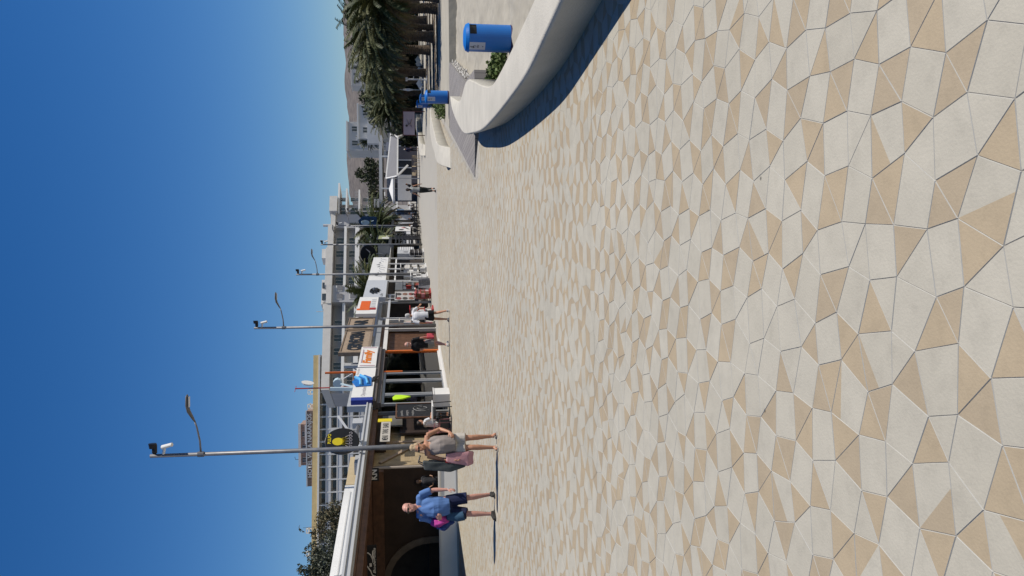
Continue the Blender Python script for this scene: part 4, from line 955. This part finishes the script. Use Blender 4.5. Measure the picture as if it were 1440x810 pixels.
def hand(b,wr_,tip,side,pn,rad=.0095,curl=.35):
    """palm, four separate fingers and a thumb. wr_ wrist, tip = direction point, side = direction of the thumb, pn = palm normal"""
    W=Vector(wr_); d=(Vector(tip)-W).normalized(); sd=Vector(side); sd=(sd-d*sd.dot(d)).normalized(); pn=d.cross(sd).normalized()*(1 if d.cross(sd).dot(Vector(pn))>0 else -1)
    L=.095
    b.rings([[W+d*x+(sd*math.cos(a)*wd+pn*math.sin(a)*th) for a in [2*math.pi*k/10 for k in range(10)]] for x,wd,th in ((-.02,.026,.02),(.0,.028,.019),(.04,.040,.018),(L,.042,.015),(L+.008,.034,.01))])
    for k,(off,ln) in enumerate(((.030,.072),(.010,.080),(-.011,.075),(-.031,.058))):
        p=W+d*(L-.01)+sd*off; a1=p+(d+sd*off*2.2)*ln*.42+pn*ln*.05; a2=a1+(d*.85+pn*curl*1.6)*ln*.36; a3=a2+(d*.5+pn*curl*2.4)*ln*.26
        b.tube([p,a1,a2,a3],[rad,rad*.98,rad*.88,rad*.7],8)
    p=W+d*.025+sd*.025; b.tube([p,p+sd*.028+d*.028+pn*.01,p+sd*.038+d*.058+pn*.018,p+sd*.036+d*.080+pn*.022],[.014,.012,.0105,.008],8)
def head(b,c,fy=-1,yaw=0,tilt=0,s=1.0):
    """c = centre of the head; face looks to -y turned by yaw"""
    n0=len(b.v)
    b.loft([(0,.006,-.128,.030,.034),(0,-.012,-.118,.045,.058),(0,-.014,-.09,.060,.078),(0,-.006,-.055,.070,.090),(0,0,-.015,.076,.097),(0,.006,.03,.079,.101),(0,.010,.065,.074,.096),(0,.014,.095,.056,.076),(0,.016,.116,.028,.040),(0,.016,.121,.008,.012)],18)
    b.tube([(0,-.092,.012),(0,-.106,-.012),(0,-.120,-.034),(0,-.098,-.044)],[.010,.012,.016,.012],8)     # nose
    b.tube([(-.03,-.090,-.068),(0,-.097,-.066),(.03,-.090,-.068)],.009,6).tube([(-.025,-.088,-.082),(0,-.094,-.082),(.025,-.088,-.082)],.010,6)   # lips
    b.tube([(-.055,-.080,.024),(-.02,-.096,.028),(.02,-.096,.028),(.055,-.080,.024)],.010,6)               # brow
    for sx in (-1,1): b.ball((sx*.079,.008,-.015),(.012,.020,.032),8,6)
    b.xf(Matrix.Translation(c)@Matrix.Rotation(yaw,4,'Z')@Matrix.Rotation(tilt,4,'X')@Matrix.Scale(s,4),n0)
def skinmat(name,c): return mat(name,c,.5,.10,7,.1,60,spec=.35)
def person(loc,rz,label,sp,h=1.75,group=None,vox=.011):
    t=thing('person',label,'person',loc,rz,group); k=h/1.75; t.scale=(k,k,k)
    J=dict(sp); b=MB(); gw=J.get('girth',1.0); sw_=J.get('shoulder',.195); belly=J.get('belly',0)
    px,py,pz=J.get('pelvis',(0,0,.94)); cx,cy,cz=J.get('chest',(0,0,1.33)); hx,hy,hz=J.get('head',(0,-.01,1.63))
    hipw=.095*J.get('hips',1.0)
    Ls=(cx-sw_,cy,cz+.10) if 'lsh' not in J else J['lsh']; Rs=(cx+sw_,cy,cz+.10) if 'rsh' not in J else J['rsh']
    M_=lambda f:lerp3((px,py,pz),(cx,cy,cz),f)
    # torso
    tor=[]
    for f,rx,ry,dy in ((-.22,.13*J.get('hips',1),.115,0),(0,.165*J.get('hips',1),.125,0),(.3,.150*gw,.115*gw+belly*.5,-belly*.5),(.6,.150*gw,.115*gw+belly*.55,-belly*.5),(.9,.165*gw,.12*gw+belly*.1,-belly*.1),(1.1,.165,.115,0),(1.27,.12,.085,0),(1.34,.06,.06,0)):
        c=M_(f); tor.append((c[0],c[1]+dy,c[2],rx,ry))
    b.loft(tor,18)
    b.tube([Ls,(cx,cy,cz+.09),Rs],[.052,.09,.052],10)
    b.tube([(cx,cy+.01,cz+.10),lerp3((cx,cy+.01,cz+.10),(hx,hy,hz),.5),(hx,hy+.02,hz-.06)],[.062,.055,.055],12)
    head(b,(hx,hy,hz),yaw=J.get('hyaw',0),tilt=J.get('htilt',0),s=J.get('hs',1.0))
    lw=J.get('legw',1.0)
    for sd in ('l','r'):
        sg=-1 if sd=='l' else 1
        sh=Ls if sd=='l' else Rs; el,wr_,tp=J[sd+'arm']; aw=J.get('armw',1.0)
        b.tube([sh,lerp3(sh,el,.35),el,lerp3(el,wr_,.25),wr_],[.052*aw,.048*aw,.037*aw,.038*aw,.025],10)
        hand(b,wr_,tp,J.get(sd+'thumb',(0,-1,0)),J.get(sd+'palm',(-sg,0,0)))
        hp=(px+sg*hipw,py,pz-.02); kn,an=J[sd+'leg']
        b.tube([(hp[0],hp[1],hp[2]+.04),lerp3(hp,kn,.3),lerp3(hp,kn,.8),kn,lerp3(kn,an,.28),lerp3(kn,an,.7),an],[.085*lw,.085*lw,.060*lw,.054*lw,.056*lw,.040*lw,.036],12)
        toe=J.get(sd+'toe',(an[0]+sg*.03,an[1]-.17,an[2]-.055))
        b.tube([(an[0],an[1]+.05,an[2]-.045),(an[0],an[1],an[2]-.03),lerp3(an,toe,.6)[:2]+(an[2]-.045,),toe],[.032,.040,.036,.022],8)
    body=remesh('body',b,vox,J['skin'],t,2)
    # eyes
    fm=Matrix.Translation((hx,hy,hz))@Matrix.Rotation(J.get('hyaw',0),4,'Z')@Matrix.Rotation(J.get('htilt',0),4,'X')
    if not J.get('far'):
        e=MB()
        for sx in (-1,1): e.ball((sx*.032,-.086,.004),(.013,.010,.008),8,6)
        if not J.get('glasses'): e.xf(fm).build('eyes',mat('eye_dark',(.05,.035,.03),.2),t)
        e=MB().box(-.022,.022,-.108,-.098,-.0765,-.0735); e.xf(fm).build('mouth',mat('lip',(.28,.09,.08),.5),t)
    if J.get('glasses'):
        e=MB()
        for sx in (-1,1): e.rings([[(sx*(.036)+.027*math.cos(a),y,.006+.020*math.sin(a)) for a in [2*math.pi*q/12 for q in range(12)]] for y in (-.114,-.104)])
        e.bar((-.015,-.110,.010),(.015,-.110,.010),.006)
        for sx in (-1,1): e.bar((sx*.062,-.104,.012),(sx*.085,.0,.010),.006)
        fixn(e.xf(fm).build('sunglasses',mat('glasses_dark',(.015,.012,.012),.12,spec=.7),t))
    # hair
    hr=J.get('hair')
    if hr:
        col,style=hr; e=MB()
        if style!='fringe_bald':
            e.loft([(0,.030,-.06,.060,.075),(0,.026,-.02,.082,.092),(0,.022,.03,.087,.100),(0,.018,.075,.080,.098),(0,.016,.108,.060,.078),(0,.016,.128,.030,.04)],16)
        else:
            e.tube([(-.078,.0,.0),(-.070,.06,.005),(0,.104,.01),(.070,.06,.005),(.078,.0,.0)],.018,8,flat=1)
        if style=='bun': e.ball((0,.05,.125),(.055,.055,.045),10,8)
        if style=='up': e.ball((0,.02,.12),(.075,.08,.055),10,8); e.ball((-.05,.03,.09),(.05,.06,.05),8,6)
        if style=='pony': e.tube([(0,.10,.06),(0,.14,.0),(0,.14,-.12),(0,.12,-.2)],[.03,.035,.028,.008],8)
        if style=='long': e.tube([(0,.06,.0),(0,.08,-.1),(0,.07,-.2)],[.08,.085,.05],10,flat=.6)
        if style=='cap': e.tube([(0,-.06,.06),(0,-.13,.045),(0,-.17,.035)],[.06,.06,.04],10,flat=.15)
        n_=remesh('hair' if style!='cap' else 'cap',e.xf(fm),.009,col,t,1,wr=.006 if style!='cap' else 0,wscale=40)
    # clothes
    top=J.get('top')
    if top:
        col,sleeve=top; e=MB(); lo=J.get('hem',-.12); L=[]
        for f,rx,ry,dy in ((lo,.172*J.get('hips',1),.140+belly*.3,-belly*.25),(.12,.170*J.get('hips',1),.140+belly*.55,-belly*.4),(.35,.168*gw,.132*gw+belly*.6,-belly*.5),(.6,.166*gw,.130*gw+belly*.55,-belly*.5),(.9,.178*gw,.134*gw+belly*.1,-belly*.1),(1.1,.178,.128,0),(1.24,.13,.10,0),(1.31,.078,.078,.01)):
            c=M_(f); L.append((c[0],c[1]+dy,c[2],rx,ry))
        if J.get('vest'): L=L[:-2]+[(L[-2][0],L[-2][1]+.01,L[-2][2]-.02,.115,.095)]
        e.loft(L,20)
        if not J.get('vest'): e.tube([Ls,(cx,cy,cz+.085),Rs],[.062,.10,.062],12)
        else:
            for sg in (-1,1): e.tube([(cx+sg*.09,cy-.10,cz+.02),(cx+sg*.10,cy-.03,cz+.135),(cx+sg*.09,cy+.08,cz+.05)],.022,8)
        if sleeve:
            for sh,sd in ((Ls,'l'),(Rs,'r')):
                el,wr_,tp=J[sd+'arm']
                if sleeve<=1: pts=[sh,lerp3(sh,el,sleeve*.5),lerp3(sh,el,sleeve)]; rr_=[.064,.066,.066]
                else: pts=[sh,el,lerp3(el,wr_,min(1,sleeve-1))]; rr_=[.064,.052,.038]
                e.tube(pts,rr_,12)
        remesh('shirt',e,max(.012,vox),col,t,2,wr=J.get('wr',.010),wscale=11,seed=hx)
    bot=J.get('bottom')
    if bot:
        col,ln=bot; e=MB()
        c0=M_(.10); e.loft([(px,py,pz-.12,.15*J.get('hips',1),.12),(px,py,pz,.176*J.get('hips',1),.137),(c0[0],c0[1],c0[2],.160*J.get('hips',1),.132)],18)
        for sd in ('l','r'):
            sg=-1 if sd=='l' else 1; hp=(px+sg*hipw,py,pz-.02); kn,an=J[sd+'leg']
            lr=J.get('legr',.098)
            if ln<=1: pts=[hp,lerp3(hp,kn,ln*.5),lerp3(hp,kn,ln)]; rr_=[.098*lw,lr*lw,lr*lw*.97]
            else: pts=[hp,kn,lerp3(kn,an,(ln-1)*.5),lerp3(kn,an,ln-1)]; rr_=[.098*lw,.072*lw,.062*lw,.055]
            e.tube(pts,rr_,12)
        remesh('shorts' if ln<=1 else 'trousers',e,max(.012,vox),col,t,2,wr=.008,wscale=12,seed=1+hx)
    shoe=J.get('shoe')
    if shoe:
        for sd in ('l','r'):
            sg=-1 if sd=='l' else 1; kn,an=J[sd+'leg']; toe=J.get(sd+'toe',(an[0]+sg*.03,an[1]-.17,an[2]-.055)); z=min(an[2]-.075,toe[2]-.02)
            e=MB(); e.tube([(an[0],an[1]+.06,an[2]-.045),(an[0],an[1],an[2]-.03),lerp3(an,toe,.6)[:2]+(an[2]-.045,),(toe[0],toe[1]-.02,toe[2])],[.038,.046,.043,.03],10)
            d=Vector((toe[0]-an[0],toe[1]-an[1],0)).normalized(); e.bar(Vector((an[0],an[1],z))-d*.08,Vector((toe[0],toe[1],z))+d*.035,.085,.022)
            remesh('shoe',e,max(.010,vox),shoe,t,1)
    return t
fair=skinmat('skin_fair',(.55,.33,.24)); tan=skinmat('skin_tan',(.50,.25,.15)); ruddy=skinmat('skin_ruddy',(.58,.30,.23)); darksk=skinmat('skin_deep',(.30,.17,.11))
def stripes(name,a,b_,scale=40):
    m=bpy.data.materials.new(name); m.use_nodes=True; t=m.node_tree; p=t.nodes['Principled BSDF']; p.inputs['Roughness'].default_value=.85
    tc=t.nodes.new('ShaderNodeTexCoord'); wv=t.nodes.new('ShaderNodeTexWave'); wv.bands_direction='Z'; wv.inputs['Scale'].default_value=scale; wv.inputs['Distortion'].default_value=6; wv.inputs['Detail Scale'].default_value=.6
    mx=t.nodes.new('ShaderNodeMix'); mx.data_type='RGBA'; mx.inputs[6].default_value=(*a,1); mx.inputs[7].default_value=(*b_,1)
    t.links.new(tc.outputs['Object'],wv.inputs[0]); t.links.new(wv.outputs['Fac'],mx.inputs[0]); t.links.new(mx.outputs[2],p.inputs['Base Color']); return m
# man in blue, facing the camera
man=person((-4.27,15.45,0),R(-6),'bald man in blue T-shirt and navy shorts walking with a pink towel bundle',dict(
  pelvis=(0,0,.95),chest=(.0,.01,1.33),head=(-.0,-.03,1.645),hyaw=R(-8),girth=1.12,belly=.10,shoulder=.225,hips=1.05,armw=1.1,legw=1.02,
  rarm=((.315,.01,1.16),(.335,-.06,.90),(.345,-.10,.82)),larm=((-.315,.03,1.15),(-.20,-.20,1.06),(-.10,-.26,1.07)),lthumb=(0,0,1),
  rleg=((.15,-.04,.50),(.155,.06,.09)),lleg=((-.14,-.12,.51),(-.16,-.12,.085)),
  ltoe=(-.20,-.28,.03),rtoe=(.19,-.10,.03),skin=ruddy,glasses=True,top=(mat('blue_shirt',(.10,.20,.44),.85,.08,5),.78),hem=-.22,
  bottom=(mat('navy_shorts',(.012,.018,.06),.85,.3,4),.92),legr=.112,shoe=mat('dark_shoe',(.03,.028,.024),.8,.3),wr=.022),1.80,vox=.0075)
e=MB().tube([(-.17,-.13,.93),(-.175,-.14,.72),(-.15,-.14,.60)],[.075,.105,.112],14,flat=.9); q=remesh('shorts_panel',e,.012,mat('teal_panel',(.035,.09,.16),.85,.2,5),man,1,wr=.006)
b_=MB().tube([(.335,-.06,.885),(.338,-.07,.905)],.032,12); b_.build('watch',pgrey,man)
bn=thing('towel_bundle','pink, purple and blue towel bundle held under the arm of the man in blue','towel',(-4.27,15.45,0),R(-6))
tw_p=mat('towel_pink',(.50,.06,.30),.95,.3,9,.5,40); tw_b=mat('towel_blue',(.03,.06,.20),.95,.5,12,.5,40)
e=MB().tube([(-.34,.05,1.24),(-.30,-.10,1.10),(-.20,-.20,1.02)],[.07,.11,.07],12).tube([(-.42,.0,1.12),(-.2,-.16,.98)],[.06,.09],10); remesh('towel',e,.014,tw_p,bn,2,wr=.02,wscale=16)
e=MB().tube([(-.40,-.03,1.15),(-.38,-.10,1.02),(-.30,-.12,.90)],[.05,.09,.05],10).tube([(-.36,-.1,.98),(-.28,-.12,.80)],[.08,.03],8); remesh('towel',e,.014,tw_b,bn,2,wr=.02,wscale=18)
# woman
wom=person((-2.95,14.9,0),R(8),'blonde woman in taupe vest, pale shorts and sunglasses with bags on her arm',dict(
  pelvis=(0,0,.96),chest=(-.02,.03,1.32),head=(-.05,-.06,1.60),hyaw=R(-18),htilt=R(8),girth=1.10,belly=.09,shoulder=.205,hips=1.08,armw=1.05,legw=1.02,
  rarm=((.30,.10,1.16),(.24,-.10,.97),(.17,-.18,.92)),rthumb=(0,0,1),rpalm=(-1,0,0),larm=((-.30,.02,1.14),(-.33,-.08,.90),(-.33,-.12,.83)),
  rleg=((.11,-.05,.52),(.12,.06,.10)),lleg=((-.08,-.10,.52),(-.10,-.06,.085)),rtoe=(.17,-.08,.04),ltoe=(-.13,-.22,.03),skin=tan,glasses=True,
  hair=(mat('hair_blonde',(.45,.33,.20),.7,.25,30),'up'),top=(stripes('taupe_stripes',(.17,.14,.125),(.27,.235,.21)),0),vest=True,hem=-.30,
  bottom=(mat('cream_shorts',(.50,.46,.40),.9,.2,12),.70),legr=.11,wr=.02),1.64,vox=.0075)
for sx,z in ((.12,.10),(-.10,.085)):
    pass
def sandal(parent,an,toe):
    d=Vector((toe[0]-an[0],toe[1]-an[1],0)).normalized(); z=.012
    e=MB().bar(Vector((an[0],an[1],z))-d*.08,Vector((toe[0],toe[1],z))+d*.03,.085,.02)
    m_=Vector((an[0],an[1],0)).lerp(Vector((toe[0],toe[1],0)),.7); s_=Vector((-d.y,d.x,0))
    e.tube([m_+s_*.045+Vector((0,0,.015)),m_+s_*.03+Vector((0,0,.06)),m_-s_*.03+Vector((0,0,.06)),m_-s_*.045+Vector((0,0,.015))],.012,6)
    e.build('sandal',mat('sandal_pale',(.5,.45,.38),.6,.1),parent)
sandal(wom,(.12,.06,.1),(.17,-.08,.04)); sandal(wom,(-.10,-.06,.085),(-.13,-.22,.03))
bg_=thing('beach_bag','tall dark grey folded beach mat bag hanging at the side of the woman','bag',(-2.95,14.9,0),R(8))
e=MB().rings([[(-.44,-.06,.62),(-.30,-.08,.60),(-.28,.10,.60),(-.43,.12,.62)],[(-.52,-.08,.9),(-.34,-.1,.9),(-.32,.13,.9),(-.50,.14,.9)],[(-.46,-.08,1.40),(-.31,-.10,1.42),(-.29,.10,1.42),(-.44,.10,1.40)]]); remesh('bag',e,.016,mat('bag_grey',(.07,.08,.08),.9,.25,8),bg_,3,wr=.02,wscale=9)
MB().tube([(-.36,0,1.38),(-.30,.0,1.50),(-.20,.02,1.47)],.014,6).tube([(-.40,.02,1.39),(-.33,.06,1.50),(-.2,.06,1.46)],.012,6).build('strap',dark,bg_)
bg2=thing('beach_bag','pink and white patterned beach bag carried low beside the cream shorts of the woman','bag',(-2.95,14.9,0),R(8))
e=MB().rings([[(-.38,-.10,.47),(-.16,-.12,.46),(-.16,.02,.46),(-.38,.04,.47)],[(-.42,-.14,.58),(-.14,-.16,.56),(-.14,.05,.56),(-.42,.06,.58)],[(-.33,-.12,.98),(-.18,-.13,.98),(-.18,.0,.98),(-.33,.0,.98)]])
remesh('bag',e,.014,stripes('bag_pink',(.33,.06,.08),(.50,.36,.36),22),bg2,2,wr=.015,wscale=9)
MB().tube([(-.30,-.08,.96),(-.33,-.1,1.0),(-.35,-.09,.9)],.010,6).build('strap',red,bg2)
# couple further on
person((-2.2,31.4,0),R(150),'bald man in black T-shirt and grey shorts by the orange framed window',dict(
  girth=1.2,belly=.08,shoulder=.22,pelvis=(0,0,.95),rarm=((.30,-.02,1.14),(.30,-.14,.92),(.30,-.2,.85)),larm=((-.31,.03,1.13),(-.33,-.02,.88),(-.33,-.05,.8)),
  rleg=((.10,-.14,.52),(.12,-.12,.09)),lleg=((-.10,.02,.51),(-.11,.26,.13)),skin=ruddy,hair=(mat('hair_grey',(.35,.33,.31),.8,.2,30),'fringe_bald'),top=(mat('black_shirt',(.010,.010,.012),.9,.2),.9),hem=-.3,
  bottom=(mat('grey_shorts',(.30,.28,.26),.9,.1),.8),legr=.115,shoe=mat('white_shoe',(.5,.48,.45),.7,.1)),1.78,vox=.012)
t=thing('beach_bag','red shoulder bag at the hip of the man in black','bag',(-2.2,31.4,0),R(150)); e=MB().box(-.42,-.33,-.14,.16,.62,.90); remesh('bag',e,.02,mat('bag_red',(.45,.06,.08),.8,.2),t,2); MB().tube([(-.37,-.1,.88),(-.33,-.02,1.1),(-.37,.12,.88)],.012,5).build('strap',red,t)
person((-1.05,31.2,0),R(200),'grey-haired man in a white shirt and black shorts pointing at the souvenir racks',dict(
  girth=1.05,belly=.05,shoulder=.215,pelvis=(0,0,.95),chest=(.02,0,1.33),rarm=((.33,.04,1.16),(.30,-.10,.95),(.29,-.14,.88)),larm=((-.36,-.10,1.26),(-.52,-.26,1.15),(-.60,-.33,1.12)),lthumb=(0,0,1),
  rleg=((.11,-.12,.52),(.14,-.10,.09)),lleg=((-.10,.0,.51),(-.12,.2,.12)),skin=tan,hair=(mat('hair_white',(.5,.49,.48),.8,.15,30),'short'),top=(mat('white_shirt',(.68,.68,.70),.85,.05),.9),hem=-.28,
  bottom=(mat('black_shorts',(.012,.012,.015),.9,.2),.75),legr=.115,shoe=mat('white_shoe',(.5,.48,.45))),1.74,vox=.012)
t=thing('shoulder_bag','small black shoulder bag of the man in the white shirt','bag',(-1.05,31.2,0),R(200)); remesh('bag',MB().box(.17,.28,-.22,-.02,.98,1.2),.02,dk,t,2); MB().tube([(.22,-.12,1.18),(.05,-.17,1.4),(-.14,-.02,1.49)],.012,5).build('strap',dk,t)
# walker
person((5.5,43.7,0),R(185),'dark-haired woman in grey top and dark leggings walking alone on the promenade',dict(far=True,
  armw=.85,shoulder=.17,girth=.9,pelvis=(0,0,.95),rarm=((.27,.06,1.18),(.36,-.08,1.0),(.40,-.14,.95)),larm=((-.26,.06,1.16),(-.34,.0,.93),(-.36,-.03,.86)),
  rleg=((.06,-.10,.53),(.04,-.04,.09)),lleg=((-.06,.0,.51),(-.02,.30,.16)),skin=tan,hair=(mat('hair_dark',(.03,.022,.018),.6,.3,30),'long'),top=(mat('grey_top',(.33,.34,.33),.9,.1),.3),hem=-.05,
  bottom=(mat('leggings',(.020,.025,.022),.9,.2),1.75),shoe=dk,hips=1.0),1.66,vox=.014)
# seated and standing figures
def seated(loc,rz,label,top,bottom,hair,hs='short',group=None,skin=tan,far=True,z=0):
    return person(loc,rz,label,dict(far=far,pelvis=(0,.02,.55),chest=(0,-.02,.93),head=(0,-.06,1.23),rarm=((.24,-.10,.80),(.16,-.34,.78),(.1,-.42,.79)),larm=((-.24,-.10,.80),(-.16,-.34,.78),(-.1,-.42,.79)),
      rleg=((.12,-.40,.50),(.13,-.42,.10)),lleg=((-.12,-.40,.50),(-.13,-.36,.10)),skin=skin,hair=(hair,hs),top=(top,.8),bottom=(bottom,1.8),shoe=dk),1.72,group,vox=.015)
hd=MATS['hair_dark']; hb=mat('hair_brown',(.10,.06,.04),.7,.3,30)
seated(FR(31.35,-.05,0),R(130),'person in a white patterned top seated on the pink chair outside the bar',whitec,darkc,hd,'short')
person((-6.9,28.2,0),R(20),'person in black with a pale printed top standing behind the low white wall',dict(far=True,rarm=((.27,.02,1.16),(.20,-.16,1.0),(.14,-.22,.98)),larm=((-.27,.02,1.16),(-.2,-.16,1.0),(-.14,-.22,.98)),
  rleg=((.1,-.02,.5),(.1,0,.09)),lleg=((-.1,0,.5),(-.12,0,.09)),skin=darksk,hair=(hd,'short'),top=(darkc,.9),bottom=(darkc,1.8),shoe=dk),1.45,vox=.015)
GP='guests on the far terrace'
seated(ps and FR(97.5,1.2)+Vector((-.7,0,0)),R(90),'guest in white seated left of the table in front of the picture board',whitec,darkc,hd,'short',GP)
seated(FR(102,1.0)+Vector((.7,.1,0)),R(-90),'guest in white on the right chair just past the picture board',whitec,darkc,hb,'long',GP)
seated(FR(107,1.1)+Vector((-.7,0,0)),R(90),'guest in dark clothes seated by the sixth street lamp',darkc,darkc,hd,'short',GP)
seated(FR(112,1.2)+Vector((.7,.1,0)),R(-90),'guest in grey seated nearest the blue windbreak',pgrey,darkc,hb,'long',GP)
stand=dict(far=True,rarm=((.26,.02,1.16),(.26,-.06,.92),(.26,-.1,.85)),larm=((-.26,.02,1.16),(-.26,-.06,.92),(-.26,-.1,.85)),rleg=((.1,-.03,.5),(.1,0,.09)),lleg=((-.1,0,.5),(-.12,.05,.09)),skin=tan,shoe=dk)
person((17.6,99.5,0),R(0),'man in navy top, dark trousers and white cap standing under the sloping awning',dict(stand,hair=(white,'cap'),top=(mat('navy_top',(.02,.02,.06),.9,.2),1.6),bottom=(darkc,1.8)),1.8,vox=.018)
person((12.4,95,0),R(60),'person in black bending over tables left of the sloping awning',dict(stand,chest=(0,-.12,1.3),head=(0,-.24,1.56),hair=(hd,'long'),top=(darkc,1.5),bottom=(darkc,1.8)),1.7,vox=.018)
person((22.4,108,0),R(120),'person in black and white striding behind the farthest bench strip',dict(stand,hair=(hd,'short'),top=(whitec,.9),bottom=(darkc,1.8)),1.75,vox=.018)
person((-.35,54.5,0),R(200),'child-sized shopper with dark hair and pink top at the red rack',dict(stand,hair=(hb,'long'),top=(goods[4],.8),bottom=(darkc,.7)),1.35,vox=.016)

# dark leaf mass added behind the grove, standing in for shade under the palms
weeds('shade_leaves','long band of dark leaves added to imitate the shade behind the beach palms',[(19+1.3*k,96-0.3*k,1.6,700,0) for k in range(20)],3.4,61,'shade_leaf',6.0,[mat('shade_leaf_dark',(.02,.028,.014),.8,.3,1),mat('shade_leaf_mid',(.04,.05,.025),.8,.3,1)])


leaf_tree('tree',(27.5,118,0),8.2,[(0,0,6.4,1.7),(2.2,0,5.8,1.6),(-2.0,0,5.6,1.5),(4.2,0,6.2,1.5),(1,0,7.4,1.1)],'broad dark tree between the cubic houses and the beach palms',71,[pg[0],og[0],og[2]],3600,.28,trunk=.2)
leaf_tree('tree',(11.6,135,0),8.6,[(0,0,6.0,1.5),(1.6,0,6.6,1.3),(-1.8,0,5.4,1.4),(.2,0,7.8,.9)],'bushy green tree at the foot of the apartment end balconies',72,[pg[0],pg[1],og[2]],2600,.28,trunk=.2)
